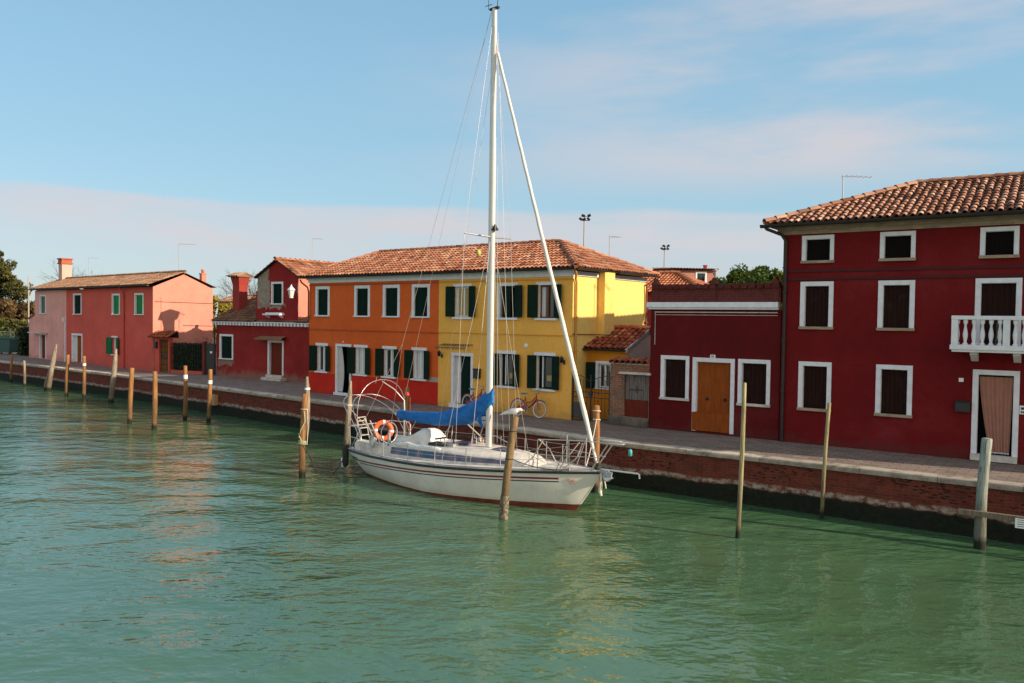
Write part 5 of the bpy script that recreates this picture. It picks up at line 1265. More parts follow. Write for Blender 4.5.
# pushpit, arch hoops, ladder, lifebuoy at the stern
st = MB(); z_ = .74
st.tube([(-3.1, -1.0, z_), (-3.1, -1.0, 1.38), (-3.2, -1.0, 1.45), (-3.9, -.84, 1.45), (-4.0, -.72, 1.42), (-4.0, -.40, 1.40)], .016, 7).tube([(-3.1, 1.0, z_), (-3.1, 1.0, 1.38), (-3.2, 1.0, 1.45), (-3.9, .84, 1.45), (-4.0, .72, 1.42), (-4.0, .4, 1.40), (-4.0, -.4, 1.40)], .016, 7)
for sd in (-1, 1): st.tube([(-3.9, sd*.80, 1.45), (-3.9, sd*.78, .72)], .015, 6).tube([(-3.1, sd*1.0, 1.1), (-3.9, sd*.80, 1.1)], .012, 6)
st.build('pushpit', M['wire'], bt)
def hoop(x0, x1, hb, z0, ztop, name='hoop', r=.0115):
    pts = []
    for k in range(17):
        a_ = math.pi*k/16; pts.append((x0+(x1-x0)*math.sin(a_)**.7, -hb*math.cos(a_), z0+(ztop-z0)*max(0, math.sin(a_))**.42))
    return MB().tube(pts, r, 7).build(name, M['steel'], bt)
hoop(-3.3, -3.36, .99, 1.0, 2.86); hoop(-3.05, -4.1, .98, 1.00, 2.35); hoop(-3.2, -4.75, .92, 1.05, 2.28)
MB().tube([(-2.9, .55, 1.0), (-2.9, .55, 2.2), (-3.15, .35, 2.55), (-3.45, .10, 2.80)], .02, 6).tube([(-3.4, -.2, 2.76), (-3.35, -.2, 2.95)], .01, 5).build('outboard_crane', M['wire'], bt)
MB().tube([(-2.45, -.9, 1.0), (-3.0, -.96, 1.75)], .028, 6).tube([(-2.3, -.88, 1.0), (-2.8, -.90, 1.7)], .02, 6).build('furled_bimini_strut', M['wire'], bt)
MB().lathe((-2.95, .72, 2.32), [(.02, 0), (.07, .03), (.05, .10), (.02, .14)], 8).tube([(-2.9, .8, 2.3), (-2.95, .82, 1.2)], .008, 5).build('red_cockpit_flag', plain('red_cloth', (.55, .05, .04), .8), bt)
ld = MB()
for q in (-.17, .17): ld.tube([(-3.95, q-.1, .74), (-4.2, q-.1, 1.55), (-4.2, q*.8-.1, 1.61)], .014, 6)
ld.tube([(-4.2, -.24, 1.61), (-4.2, .04, 1.61)], .018, 6)
for k in range(4):
    z = .84+.22*k; xx = -3.95-.25*(z-.74)/.81; ld.box(xx-.04, xx+.04, -.26, .06, z-.011, z+.011)
ld.build('stern_ladder', plain('teak_and_steel', (.48, .42, .33), .5, vary=.2), bt)
bc = Vector((-3.86, .52, 1.16)); bax = Vector((.78, -.62, .08)).normalized()
lb = MB(); lb.torus(bc, bax, .26, .078, 32, 12); lbo = lb.build('lifebuoy', plain('orange_lifebuoy', (.78, .13, .035), .5, vary=.1), bt)
e1 = bax.orthogonal().normalized(); e2 = bax.cross(e1)
for k in range(4):
    a_ = math.pi/4+k*math.pi/2; c_ = bc+(e1*math.cos(a_)+e2*math.sin(a_))*.26; t_ = e2*math.cos(a_)-e1*math.sin(a_); MB().tube([c_-t_*.035, c_+t_*.035], .083, 12).build('tape_band', M['plate'], lbo)
MB().box(-2.72, -2.52, -.98, -.86, .92, 1.22).build('outboard_motor', M['plate'], bt, bevel=.03)
MB().torus((-2.55, -1.03, 1.12), (.3, 1, 0), .17, .02, 18, 6).torus((-2.52, -1.02, 1.10), (.2, 1, .1), .15, .02, 18, 6).torus((-2.85, -.1, 1.25), (1, 0, 0), .32, .018, 24, 6).tube([(-2.85, -.1, .8), (-2.85, -.1, 1.25)], .05, 8).build('steering_wheel', M['wire'], bt)
MB().box(-3.6, -3.35, -.85, -.6, .76, .95).box(-3.3, -3.05, -.9, -.7, .76, .9).build('locker', M['canvas'], bt, bevel=.02)
MB().box(-3.55, -3.42, -.92, -.80, .76, .84).build('red_box', plain('dull_red', (.20, .03, .02), .6), bt)
MB().box(-.3, .12, .95, 1.0, 1.02, 1.26).build('orange_board', plain('faded_orange_board', (.62, .25, .13), .8), bt)
# black fenders at the stern quarter
for (x, y, zt_) in ((-4.02, -.86, .98), (-4.06, .2, .85)):
    MB().lathe((x, y, zt_-.85), [(.02, 0), (.085, .06), (.10, .15), (.10, .60), (.085, .68), (.03, .74), (.02, .85)], 12).build('fender', M['ropedark'], bt)
MB().lathe((-4.22, -.80, .08), [(.02, 0), (.06, .04), (.065, .28), (.02, .34)], 10).build('fender', M['plate'], bt)

# mooring lines
def line(name, a, b, sag, mat, label, r=.014):
    a = Vector(a); b = Vector(b); pts = []
    for i in range(17):
        t_ = i/16; p = a.lerp(b, t_); p.z -= sag*4*t_*(1-t_); pts.append(p)
    o = MB().tube(pts, r, 6).build(name, mat, None); tag(o, label, 'rope', 'mooring lines of the sailboat'); return o
Wb = lambda x, y, z: tuple(Matrix.Translation((OX, OY_, 0)) @ Matrix.Rotation(BA, 4, 'Z') @ Vector((x, y, z)))
line('mooring_line', Wb(-3.95, -.80, .80), (-6.10, 23.6, 1.02), .95, M['ropedark'], 'dark slack mooring line from the stern to the roped ochre pole')
line('mooring_line', Wb(-3.95, .75, .80), (-5.9, 28.8, 1.62), .12, M['rope'], 'pale mooring line from the stern up to the weathered pole behind')
line('mooring_line', Wb(4.3, .3, 1.08), (2.38, 22.2, 2.04), .10, M['rope'], 'pale mooring line from the bow to the pole with white bands')
line('mooring_line', Wb(4.2, -.3, 1.08), (.02, 19.2, 1.45), .10, M['ropedark'], 'dark mooring line from the bow to the pole with the gull')

# ------------------------------------------------------------------ seagull on the pole
gx, gy, gz_ = .04, 19.15, 2.47
gl = empty('seagull', (gx, gy, gz_), R(-12), 'white and grey seagull crouched on top of the brown pole', 'seagull'); gl.scale = (.86, 1, 1)
gt = NT('gull_plumage'); x, y, z = gt.xyz(gt.co())
# grey mantle over a white breast; dark wing tips towards the tail
mant = gt.math('MULTIPLY', gt.smooth(gt.math('SUBTRACT', z, gt.math('MULTIPLY', x, -.10)), .095, .125), gt.math('LESS_THAN', x, .12))
gc = gt.mix(mant, (.72, .72, .70), (.36, .38, .41)); gc = gt.mix(gt.smooth(gt.math('MULTIPLY', x, -1.0), .33, .38), gc, (.25, .26, .28))
M['gull'] = gt.set(gc, .8)
spn = [(-.44, .008, .010, .005), (-.34, .030, .028, .012), (-.22, .060, .075, .046), (-.10, .085, .105, .070), (.02, .095, .120, .080), (.10, .080, .130, .072), (.15, .052, .150, .050), (.19, .043, .165, .043), (.235, .040, .168, .040), (.27, .018, .160, .018), (.285, .010, .156, .010)]
rows = []
for (x_, hw, zc, hh) in spn: rows.append([(x_, hw*math.cos(2*math.pi*k/14), zc+(.01)+hh*math.sin(2*math.pi*k/14)) for k in range(14)])
mb = MB().grid(rows, close=True); mb.add(rows[0], [tuple(range(14))]); mb.add(rows[-1], [tuple(range(14))]); gb = mb.build('body', M['gull'], gl)
sub = gb.modifiers.new('sub', 'SUBSURF'); sub.levels = 1; sub.render_levels = 2
MB().prism([(.275, .175), (.275, .155), (.335, .142), (.34, .150), (.33, .163)], 'y', -.010, .010).build('beak', plain('yellow_beak', (.55, .36, .04), .5), gb)
MB().lathe((.235, -.038, .175), [(.002, -.006), (.007, 0), (.002, .006)], 8).lathe((.235, .038, .175), [(.002, -.006), (.007, 0), (.002, .006)], 8).build('eyes', M['black'], gb)
for s in (-1, 1):
    MB().tube([(.03, s*.035, .075), (.035, s*.035, .012)], .007, 6).add([(.02, s*.035, .004), (.085, s*.035-.03, .004), (.095, s*.035, .004), (.085, s*.035+.03, .004)], [(0, 1, 2), (0, 2, 3)]).build('leg', M['gull'] if False else plain('pinkish_leg', (.45, .28, .2), .6), gb)

# ------------------------------------------------------------------ bicycles
def bicycle(label):
    r = empty('bicycle', (0, 0, 0), 0, label, 'bicycle', 'red bicycles leaning on the yellow house')
    redp = M['bikered']; R0 = .31; wb = .98
    for x in (0, wb):
        w = MB().torus((x, 0, R0), (0, 1, 0), R0-.015, .017, 36, 8).build('tyre', plain('grey_tyre', (.30, .29, .27), .8), r)
        MB().torus((x, 0, R0), (0, 1, 0), R0-.038, .014, 36, 6).build('rim', M['plate'], w)
        sp = MB()
        for k in range(18):
            a_ = 2*math.pi*k/18; sp.tube([(x, 0, R0), (x+math.cos(a_)*(R0-.04), 0, R0+math.sin(a_)*(R0-.04))], .0028, 3)
        sp.tube([(x, -.04, R0), (x, .04, R0)], .02, 8); sp.build('spokes', M['antenna'], w)
        MB().tube([(x+math.cos(a_)*(R0+.018), 0, R0+math.sin(a_)*(R0+.018)) for a_ in [math.pi*(.1+.95*k/16) if x == 0 else math.pi*(.28+.6*k/16) for k in range(17)]], .02, 6).build('mudguard', redp, r)
    bbx, bbz = .42, .29; sx, sz = .30, .72; hx, hz = .80, .80
    MB().tube([(bbx, 0, bbz), (sx, 0, sz)], .022, 8).tube([(bbx, 0, bbz), (.62, 0, .45), (hx+.02, 0, .68)], .026, 8).tube([(.36, 0, .50), (.6, 0, .56), (hx, 0, .76)], .02, 8).tube([(bbx, 0, bbz), (0, .05, R0)], .011, 6).tube([(bbx, 0, bbz), (0, -.05, R0)], .011, 6).tube([(sx+.03, 0, .66), (0, .05, R0)], .010, 6).tube([(sx+.03, 0, .66), (0, -.05, R0)], .010, 6).tube([(hx-.02, 0, .86), (hx+.05, 0, .62)], .02, 8).tube([(hx+.05, .0, .64), (.90, .05, .5), (wb, .05, R0)], .012, 6).tube([(hx+.05, .0, .64), (.90, -.05, .5), (wb, -.05, R0)], .012, 6).build('frame', redp, r)
    MB().prism([(.02, .26), (.02, .37), (.30, .40), (.48, .37), (.48, .22), (.3, .20)], 'y', -.055, -.04).build('chain_guard', redp, r)
    MB().torus((bbx, -.06, bbz), (0, 1, 0), .085, .012, 16, 5).tube([(bbx, -.07, bbz), (bbx+.12, -.07, bbz-.12)], .010, 6).box(bbx+.07, bbx+.17, -.15, -.07, bbz-.14, bbz-.12).tube([(bbx, .07, bbz), (bbx-.12, .07, bbz+.12)], .010, 6).box(bbx-.17, bbx-.07, .07, .15, bbz+.11, bbz+.13).build('crankset', M['antenna'], r)
    MB().tube([(sx, 0, sz), (sx-.02, 0, .84)], .012, 6).build('seat_post', M['antenna'], r)
    MB().add([(.14, -.10, .86), (.14, .10, .86), (.28, .07, .87), (.42, .018, .86), (.42, -.018, .86), (.28, -.07, .87), (.14, -.10, .80), (.14, .10, .80), (.28, .05, .82), (.42, .012, .83), (.42, -.012, .83), (.28, -.05, .82)],
             [(0, 1, 2, 5), (5, 2, 3, 4), (6, 11, 8, 7), (11, 10, 9, 8), (0, 6, 7, 1), (1, 7, 8, 2), (2, 8, 9, 3), (3, 9, 10, 4), (4, 10, 11, 5), (5, 11, 6, 0)]).build('saddle', M['saddle'], r, bevel=.015)
    MB().tube([(hx-.02, 0, .86), (hx-.04, 0, .98)], .012, 6).tube([(hx-.12, -.26, 1.0), (hx-.03, -.22, 1.03), (hx-.0, -.08, .99), (hx-.0, .08, .99), (hx-.03, .22, 1.03), (hx-.12, .26, 1.0)], .011, 7).build('handlebar', M['antenna'], r)
    o = MB().lathe((0, 0, 0), [(.02, 0), (.045, .03), (.05, .05)], 10).build('headlamp', M['antenna'], r); o.location = (hx+.03, 0, .90); o.rotation_euler = (0, R(90), 0)
    return r
M['bikered'] = plain('red_bicycle_paint', (.30, .012, .012), .4, vary=.1); M['saddle'] = plain('teal_saddle', (.06, .30, .24), .7, vary=.1)
b1 = bicycle('red bicycle with teal saddle leaning on the yellow house wall')
def yw(u, v, z=0): return tuple(hy.matrix_basis @ Vector((u-SP, v, z)))
b1.location = yw(12.62, -.42); b1.rotation_euler = (R(-6), 0, hy.rotation_euler.z)
b2 = copy_tree(b1); b2['label'] = 'red bicycle by the yellow house door, mostly hidden by the blue sail cover'
b2.location = yw(10.15, -.42); b2.rotation_euler = (R(-6), 0, hy.rotation_euler.z+R(-10))

# ------------------------------------------------------------------ background
def bg_house(name, cx, cy, ang, w, d, h0, ridge, wallm, tilem, label, win=(), hip=False, cat='house'):
    r = empty(name, (cx, cy, PZ), ang, label, cat)
    mb = MB(); wall_holes(mb, w, h0, [q for q in win], .12)
    for x in (0, w): mb.add([(x, 0, 0), (x, 0, h0), (x, d/2, ridge), (x, d, h0), (x, d, 0)], [(0, 1, 2, 3, 4)])
    mb.add([(0, d, 0), (w, d, 0), (w, d, h0), (0, d, h0)], [(0, 1, 2, 3)]); mb.build('wall', wallm, r)
    Ls = math.hypot(d/2+.3, ridge-h0); rf = MB()
    add_slope(rf, (-.25, -.3, h0+.02), UX, (0, d/2+.3, ridge-h0), 0, w+.5, lambda u: Ls, pitch=.24, row=.36, rad=.09)
    rf.add([(-.25, d/2, ridge+.01), (w+.25, d/2, ridge+.01), (w+.25, d+.3, h0), (-.25, d+.3, h0)], [(0, 1, 2, 3)], .5)
    ridge_caps(rf, (-.25, d/2, ridge+.08), (w+.25, d/2, ridge+.08)); rf.build('roof', [tilem, M['gutter']], r, recalc=False)
    for q in win:
        w_ = trim(r, *q, .12); MB().box(q[0], q[1], .09, .1, q[2], q[3]).build('pane', M['glass'], w_)
    return r
# red walled house whose orange roof shows behind the low dark red house
r_ = empty('terracotta_roofed_house', (4.28, 42.4, PZ), R(-35), 'brick red house with orange hipped tile roof behind the low dark red house', 'house')
w_, d_, e_, g_ = 6.0, 4.4, 4.95, 6.02
MB().box(0, w_, 0, d_, 0, e_).build('wall', M['bgred'], r_)
rf = MB(); L1 = math.hypot(2.5, g_-e_); add_slope(rf, (-.3, -.3, e_), UX, (0, 2.5, g_-e_), 0, w_+.6, lambda u: L1*min(1, (w_+.6-u)/2.5), pitch=.2, row=.32)
add_slope(rf, (w_+.3, -.3, e_), (0, 1, 0), (-2.5, 0, g_-e_), 0, 5.0, lambda u: L1*min(u/2.5, (5-u)/2.5, 1), pitch=.2, row=.32)
rf.add([(-.3, 2.2, g_), (w_-2.2, 2.2, g_), (w_+.3, 4.7, e_), (-.3, 4.7, e_)], [(0, 1, 2, 3)], .5)
ridge_caps(rf, (-.3, 2.2, g_+.06), (w_-2.2, 2.2, g_+.06)); ridge_caps(rf, (w_+.3, -.3, e_+.06), (w_-2.2, 2.2, g_+.06)); rf.build('roof', [tint_mat('fresh_orange_tiles', [(0, (.30, .09, .04)), (.5, (.50, .17, .075)), (1, (.60, .25, .12))], ga=.2), M['gutter']], r_, recalc=False)
MB().tube([(.5, -.25, 4.9), (.55, -.06, 4.7), (.55, -.06, .1)], .05, 6).build('downpipe', M['gutter'], r_)
r_ = bg_house('faded_pink_house', 12.0, 60.5, R(8), 3.35, 7.5, 7.45, 7.65, M['bgpink'], M['tile'], 'faded pink house with one small white framed window beyond the terracotta roofs', win=[(1.98, 2.62, 6.55, 7.22)])
ch = MB().box(2.95, 3.15, 1.0, 1.25, 7.3, 7.85).box(2.92, 3.18, .97, 1.28, 7.85, 7.92).build('chimney', M['bgred'], r_)
rf = MB(); rf.add([(3.36, -.1, 7.3), (4.3, -.1, 5.9), (4.3, 7.5, 5.9), (3.36, 7.5, 7.3)], [(0, 1, 2, 3)], .5); rf.build('lean_to_roof', M['tile'], r_); MB().prism([(3.35, 0), (4.2, 0), (4.2, 5.9), (3.35, 7.2)], 'y', 0, 7.4).build('lean_to', M['bgpink'], r_)
o = MB().tube([(0, 0, 0), (0, 0, 8.25)], .10, 8).lathe((0, 0, 8.25), [(.13, 0), (.13, .08), (.05, .16)], 8).build('flue_pipe', M['palegrey'], None); o.location = (13.65, 54, 0); tag(o, 'pale metal flue pipe rising beside the pine tree', 'flue')
r_ = bg_house('cream_yellow_house', -30.9, 84, R(-20), 4.6, 5, 4.9, 5.6, M['bgyellow'], M['tileold'], 'cream yellow house far behind, between the coral gable and the red cottage', win=[(3.2, 3.9, 3.4, 4.3)])

def crown(mb, c, rad, n, clumps, s, flat=.7, seed=1, low=0):
    rd = random.Random(seed); cs = []
    for _ in range(clumps):
        d = Vector((rd.gauss(0, 1), rd.gauss(0, 1), rd.gauss(0, 1)*flat+low)).normalized(); k = rd.uniform(.45, .95)
        cs.append((Vector((c[0]+d.x*rad[0]*k, c[1]+d.y*rad[1]*k, c[2]+d.z*rad[2]*k)), rd.uniform(.22, .40)*min(rad), rd.random()))
    for i in range(n):
        p0, r0, t0 = cs[rd.randrange(len(cs))]
        d = Vector((rd.gauss(0, 1), rd.gauss(0, 1), rd.gauss(0, .8))).normalized(); p = p0+d*r0*rd.random()**.4
        a_ = Vector((rd.gauss(0, 1), rd.gauss(0, 1), rd.gauss(0, 1))).normalized(); b_ = a_.orthogonal().normalized(); b_.rotate(Matrix.Rotation(rd.uniform(0, 6.28), 3, a_)); c_ = a_.cross(b_); ss = s*rd.uniform(.6, 1.4)
        mb.add([p-b_*ss*.5, p+c_*ss*.3, p+b_*ss*.5, p-c_*ss*.3], [(0, 1, 2, 3)], min(1, max(0, t0*.6+rd.random()*.4)))
M['pine'] = leafmat('pine_needles', (.02, .045, .008), (.075, .115, .016), (.15, .18, .03))
M['cypress'] = leafmat('conifer_needles', (.035, .045, .014), (.10, .10, .028), (.17, .14, .045))
M['brownleaf'] = leafmat('brown_leaves', (.07, .045, .02), (.15, .09, .035), (.22, .15, .06))
M['yellowleaf'] = leafmat('yellow_leaves', (.14, .12, .015), (.30, .24, .03), (.42, .32, .05))
M['bark'] = wood('bark', (.12, .085, .06), (.06, .04, .03), algae=False)
def tree(name, loc, h, trunk_r, crowns, mat, label, n, s, clumps=26, seed=1, limbs=5, group=None):
    r = empty(name, loc, 0, label, 'tree', group)
    mb = MB().tube([(0, 0, -.2), (.1, 0, h*.3), (0, .1, h*.62)], [trunk_r, trunk_r*.8, trunk_r*.5], 10); rd = random.Random(seed)
    for i in range(limbs):
        a_ = rd.uniform(0, 6.28); c = crowns[rd.randrange(len(crowns))]; mb.tube([(0, .05, h*rd.uniform(.3, .55)), (math.cos(a_)*c[1][0]*.3, math.sin(a_)*c[1][1]*.3, c[0][2]-c[1][2]*.4), (c[0][0]+math.cos(a_)*c[1][0]*.6, c[0][1]+math.sin(a_)*c[1][1]*.6, c[0][2]+c[1][2]*.1)], [trunk_r*.4, trunk_r*.3, trunk_r*.12], 6)
    mb.build('trunk', M['bark'], r)
    mb = MB()
    for i, (c, rad) in enumerate(crowns): crown(mb, c, rad, n//len(crowns), clumps, s, seed=seed+i)
    mb.build('crown', mat, r, recalc=False); return r
tree('stone_pine', (16.3, 52, PZ), 7.2, .3, [((1.0, 0, 5.5), (4.0, 4.2, 2.0)), ((-1.2, -.3, 5.3), (2.7, 2.6, 1.8)), ((0, -1, 3.8), (4.4, 3, 1.5))], M['pine'], 'round dark green pine crown rising beyond the low dark red house', 42000, .24, 60, 5)
tree('conifer_tree', (-50.9, 79, PZ), 10.6, .35, [((-.4, 0, 9.0), (1.0, 1.0, 1.6)), ((-.2, 0, 7.6), (1.8, 1.7, 1.6)), ((.2, 0, 6.0), (2.6, 2.4, 1.6)), ((.4, 0, 4.4), (3.4, 3.0, 1.7)), ((.6, -.5, 2.8), (3.8, 3.4, 1.6))], M['cypress'], 'tall olive green conifer at the far left edge', 26000, .26, 34, 9)
tree('broadleaf_tree', (-46.5, 76.5, PZ), 6.2, .22, [((-.6, 0, 3.2), (2.3, 2.1, 1.5)), ((-2.8, 0, 3.7), (1.9, 1.8, 1.5))], M['brownleaf'], 'brownish autumn tree right of the tall conifer', 9000, .24, 40, 12)
def baretree(x, y, h, seed, label):
    r = empty('bare_tree', (x, y, PZ), 0, label, 'tree', 'leafless trees behind the houses')
    bare(r, (0, 0, 0), h, seed, 5, .42, .13, 'branches'); return r
baretree(-42.5, 80, 9.2, 21, 'bare tree standing just left of the pale pink house')
baretree(-31.0, 92, 9.8, 22, 'bare tree visible between the coral house chimney and the red cottage chimney')
baretree(-27.5, 86, 8.2, 23, 'bare tree right behind the red cottage chimney')
baretree(-46.0, 88, 9.0, 24, 'bare tree behind the pale pink house chimney')
tree('yellow_shrub', (-22.2, 60, PZ), 5.0, .12, [((0, 0, 4.0), (1.15, 1.1, 1.0)), ((.2, 0, 2.6), (1.2, 1.1, 1.2))], M['yellowleaf'], 'yellow leaved bush showing beside the red cottage chimney', 3500, .2, 18, 31)
hd = MB(); leaves(hd, 9000, lambda: (lambda u: (-58+22*u+random.gauss(0, .2), 75.5-3.5*u+random.gauss(0, .5), PZ+random.uniform(.1, 2.9)+.12*math.sin(u*17)))(random.random()), .30)
tag(hd.build('garden_hedge', leafmat('olive_hedge', (.04, .05, .012), (.10, .10, .022), (.17, .15, .04)), recalc=False), 'clipped olive hedge at the far left beside the pale pink house', 'hedge')
hd = MB(); leaves(hd, 4200, lambda: (random.uniform(-40.2, -38.5), 65.6+random.gauss(0, .4), PZ+random.uniform(.05, 2.3)), .20)
tag(hd.build('dark_shrub', M['hedge'], recalc=False), 'dark green shrubbery against the left wall of the pale pink house', 'shrub')
fn = empty('mesh_fence', (-52, 71.2, PZ), R(-19), 'light green mesh fence with posts at the far left', 'fence')
mb = MB()
for i in range(26): mb.tube([(.4*i, 0, .1), (.4*i, 0, 1.9)], .03, 4)
for z in (.2, 1.0, 1.85): mb.tube([(0, 0, z), (10, 0, z)], .03, 4)
mb.build('mesh', plain('green_wire', (.16, .34, .20), .6), fn)
for x in (0, 3.3, 6.6, 9.9): MB().tube([(x, 0, 0), (x, 0, 2.1)], .05, 6).build('post', plain('pale_post', (.35, .38, .3), .7), fn)
r_ = empty('waste_container', (-42.2, 67.2, PZ), R(-20), 'dark green waste container before the mesh fence', 'container')
MB().prism([(-.55, .15), (.55, .15), (.65, 1.25), (-.65, 1.25)], 'y', -.5, .5).build('bin_body', plain('green_plastic', (.012, .06, .05), .5), r_, bevel=.03)
MB().prism([(-.68, 1.26), (.68, 1.26), (.5, 1.42), (-.5, 1.42)], 'y', -.54, .54).build('lid', plain('green_lid', (.014, .075, .06), .5), r_, bevel=.03)
for x in (-.45, .45): MB().tube([(x, -.45, .08), (x, -.39, .08)], .08, 10).tube([(x, .39, .08), (x, .45, .08)], .08, 10).build('wheel', M['black'], r_)
r_ = empty('utility_pole', (-40.8, 67.5, PZ), 0, 'slim pale utility pole left of the pale pink house', 'pole')
MB().tube([(0, 0, 0), (0, 0, 6.6)], [.07, .05], 8).build('shaft', M['palegrey'], r_); MB().tube([(0, 0, 5.3), (-4, .5, 5.0), (-14, 2, 5.2)], .02, 5).build('wire', M['gutter'], r_)
def floodlight(x, y, top, label):
    r = empty('floodlight_mast', (x, y, PZ), R(12), label, 'floodlight', 'sports ground floodlights behind the yellow house')
    h_ = top-PZ; MB().tube([(0, 0, 0), (0, 0, h_)], [.16, .10], 8).build('shaft', M['palegrey'], r)
    MB().tube([(-.6, 0, h_-.2), (.6, 0, h_-.2)], .05, 6).tube([(-.4, 0, h_+.35), (.6, 0, h_+.35)], .04, 6).tube([(0, 0, h_-.3), (0, 0, h_+.6)], .07, 6).build('crossarm', M['gutter'], r)
    for i, (dx, dz, a) in enumerate(((-.62, -.05, 25), (-.1, -.1, -15), (.55, -.02, 30), (.65, .50, -25), (-.25, .45, 10))):
        l_ = MB().box(-.24, .24, -.12, .10, -.17, .17).prism([(-.2, -.12), (.2, -.12), (.14, .10), (-.14, .10)], 'y', .10, .22).build('lamp_head', M['gutter'], r); l_.location = (dx, -.2, h_+dz); l_.rotation_euler = (R(35), R(a), R(a))
floodlight(10.3, 117, 19.6, 'taller floodlight mast rising directly behind the yellow house roof'); floodlight(27.9, 148, 18.3, 'farther floodlight mast, above the terracotta roofs right of the yellow house')
# antennas
def on(root, u, v, z): return tuple(root.matrix_basis @ Vector((u, v, z)))
for (rt, u, v, z, hh, arm, rz_, lab) in ((bigroot, .95, 3.0, 6.85, 1.42, .95, .1, 'thin television antenna on the hip of the large dark red house'), (hc, X(20.3), 2.0, 6.15, 1.9, 1.0, .2, 'television antenna above the coral gable'), (hp, 3.7, 3.0, 5.8, 2.1, .7, .4, 'television antenna behind the ridge of the pale pink house'),
                                  (redroot, 5.27, 2.5, 6.45, 1.55, .6, .2, 'television antenna on the ridge of the red cottage'), (hy, 4.9, 4.9, 5.5, 1.5, .5, .3, 'small television antenna behind the yellow house roof ridge')):
    antenna(*on(rt, u, v, z), hh, arm, lab, rz_, rise=.5)

# ------------------------------------------------------------------ sky, sun, camera
SUN_AZ = -25.0; SUN_EL = 22.5     # azimuth counted from +X
w = bpy.data.worlds.new('World'); bpy.context.scene.world = w; w.use_nodes = True; nt = w.node_tree; nt.nodes.clear()
def N(k, **kw):
    d = nt.nodes.new(k)
    for a, v in kw.items(): setattr(d, a, v)
    return d
out = N('ShaderNodeOutputWorld'); bgn = N('ShaderNodeBackground'); nt.links.new(bgn.outputs[0], out.inputs[0])
sky = N('ShaderNodeTexSky', sky_type='NISHITA'); sky.sun_disc = False; sky.sun_elevation = R(SUN_EL); sky.sun_rotation = R(90-SUN_AZ); sky.altitude = 0; sky.air_density = 1.0; sky.dust_density = .6; sky.ozone_density = 2.5
bgn.inputs['Strength'].default_value = .13
tc = N('ShaderNodeTexCoord'); sep = N('ShaderNodeSeparateXYZ'); nt.links.new(tc.outputs['Generated'], sep.inputs[0])
def mth(op, a, b=0.0, clamp=False):
    d = N('ShaderNodeMath', operation=op); d.use_clamp = clamp
    for i, v in enumerate((a, b)):
        if isinstance(v, (int, float)): d.inputs[i].default_value = v
        else: nt.links.new(v, d.inputs[i])
    return d.outputs[0]
def nz(scale, sx, sy, sz, det=5, ro=.55, loc=(0, 0, 0)):
    mp = N('ShaderNodeMapping'); mp.inputs['Scale'].default_value = (sx, sy, sz); mp.inputs['Location'].default_value = loc; nt.links.new(tc.outputs['Generated'], mp.inputs[0])
    d = N('ShaderNodeTexNoise'); d.inputs['Scale'].default_value = scale; d.inputs['Detail'].default_value = det; d.inputs['Roughness'].default_value = ro; nt.links.new(mp.outputs[0], d.inputs['Vector']); return d.outputs[0]
def ss(v, a, b):
    d = N('ShaderNodeMapRange', interpolation_type='SMOOTHSTEP'); nt.links.new(v, d.inputs[0]); d.inputs[1].default_value = a; d.inputs[2].default_value = b; return d.outputs[0]
X_, Y_, Z_ = sep.outputs
# clear air: pale at the horizon, blue-green above, blended with the physical sky
rp = N('ShaderNodeValToRGB'); e = rp.color_ramp.elements
for i_, (p_, c_) in enumerate(((0, (2.0, 2.85, 3.15)), (.10, (1.8, 2.85, 3.35)), (.28, (1.45, 2.65, 3.45)), (.6, (1.0, 1.95, 3.05)))):
    x_ = e[0] if i_ == 0 else (e[1] if i_ == 1 else e.new(p_)); x_.position = p_; x_.color = (c_[0]/4, c_[1]/4, c_[2]/4, 1)
nt.links.new(Z_, rp.inputs[0])
scl = N('ShaderNodeMix', data_type='RGBA', blend_type='MULTIPLY'); scl.inputs[0].default_value = 1; nt.links.new(rp.outputs[0], scl.inputs[6]); scl.inputs[7].default_value = (4, 4, 4, 1); scl.clamp_result = False
base_ = N('ShaderNodeMix', data_type='RGBA'); base_.inputs[0].default_value = .78; nt.links.new(sky.outputs[0], base_.inputs[6]); nt.links.new(scl.outputs[2], base_.inputs[7])
# low bank of cloud
edge = mth('ADD', .128, mth('MULTIPLY', mth('SUBTRACT', nz(2.2, 1, 1, 3, 3, .45, (3.1, 0, 0)), .5), .07))
dlt = mth('SUBTRACT', Z_, edge)
bank = mth('MULTIPLY', mth('SUBTRACT', 1.0, ss(dlt, -.004, .008)), mth('ADD', .45, mth('MULTIPLY', ss(nz(4, 1, 1, 6, 5, .6), .35, .65), .35)))
bank = mth('MULTIPLY', bank, mth('ADD', .35, mth('MULTIPLY', ss(Z_, .02, .11), .65)))
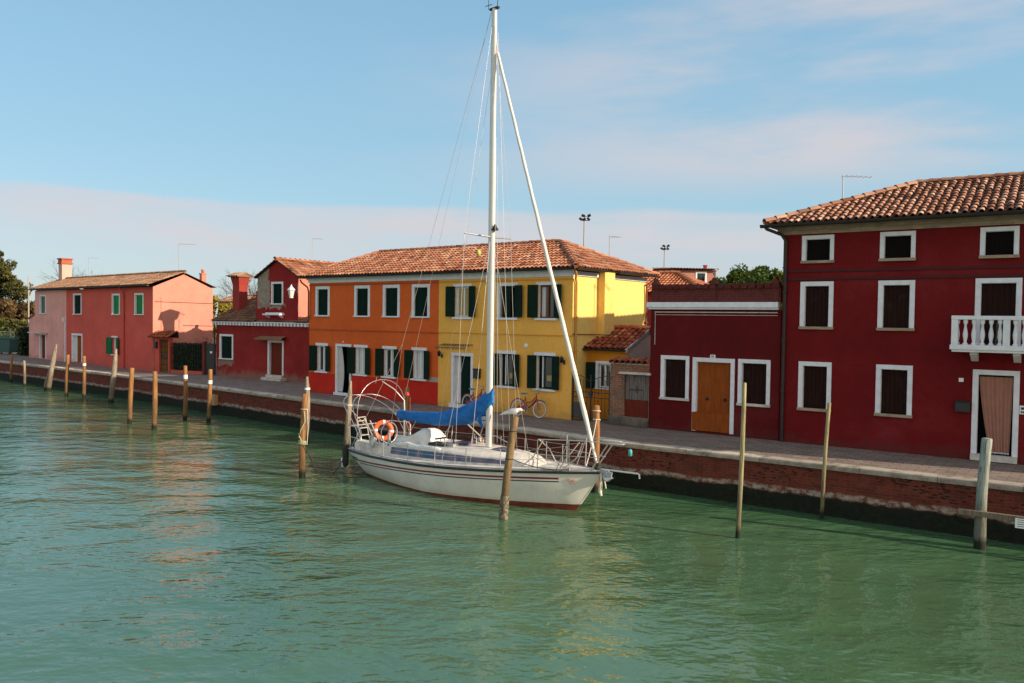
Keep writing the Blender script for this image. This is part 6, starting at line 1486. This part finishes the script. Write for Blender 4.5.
# thin veils higher up, mostly to the right
veil = mth('MULTIPLY', ss(nz(1.9, 1, 1, 5.0, 6, .55, (1.7, .4, .65)), .38, .64), ss(X_, -.30, .40))
veil = mth('MULTIPLY', veil, mth('MULTIPLY', ss(Z_, .13, .20), .80))
msk = mth('MAXIMUM', bank, veil, True)
mixn = N('ShaderNodeMix', data_type='RGBA'); nt.links.new(msk, mixn.inputs[0]); nt.links.new(base_.outputs[2], mixn.inputs[6]); mixn.inputs[7].default_value = (3.45, 3.15, 3.25, 1)
# unseen warm cloud behind the viewer, added as fill light for the shaded facades
fill_cloud = mth('MULTIPLY', ss(nz(1.6, 1, 1, 2, 5, .55, (.3, 2, 1)), .34, .56), ss(mth('MULTIPLY', Y_, -1.0), .05, .35))
mix2 = N('ShaderNodeMix', data_type='RGBA'); nt.links.new(mth('MULTIPLY', fill_cloud, .9), mix2.inputs[0]); nt.links.new(mixn.outputs[2], mix2.inputs[6]); mix2.inputs[7].default_value = (5.6, 5.0, 4.2, 1)
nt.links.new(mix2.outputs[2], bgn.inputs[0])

sl = bpy.data.lights.new('sun', 'SUN'); sl.energy = 4.2; sl.angle = R(.55); sl.color = (1.0, .84, .66)
so = bpy.data.objects.new('sun', sl); C.objects.link(so)
dv = Vector((-math.cos(R(SUN_AZ))*math.cos(R(SUN_EL)), -math.sin(R(SUN_AZ))*math.cos(R(SUN_EL)), -math.sin(R(SUN_EL))))
so.rotation_euler = dv.to_track_quat('-Z', 'Y').to_euler(); so.location = (60, -30, 40)

cam = bpy.data.cameras.new('camera'); co_ = bpy.data.objects.new('camera', cam); C.objects.link(co_)
cam.sensor_width = 36; cam.lens = 800*36/1024; cam.clip_end = 4000; cam.clip_start = .1
pitch = math.atan(math.cos(.014)*(341.5-319.6)/800); roll = .014
fw = Vector((0, math.cos(pitch), -math.sin(pitch))); rt = Vector((1, 0, 0)); up_ = rt.cross(fw)
r2 = rt*math.cos(roll)+up_*math.sin(roll); u2 = up_*math.cos(roll)-rt*math.sin(roll)
mat = Matrix((r2, u2, -fw)).transposed().to_4x4(); mat.translation = Vector((0, 0, 4.8)); co_.matrix_world = mat
sc0 = bpy.context.scene; sc0.camera = co_
sc0.render.engine = 'CYCLES'
sc0.view_settings.view_transform = 'Standard'; sc0.view_settings.look = 'None'; sc0.view_settings.gamma = 1; sc0.view_settings.exposure = .66
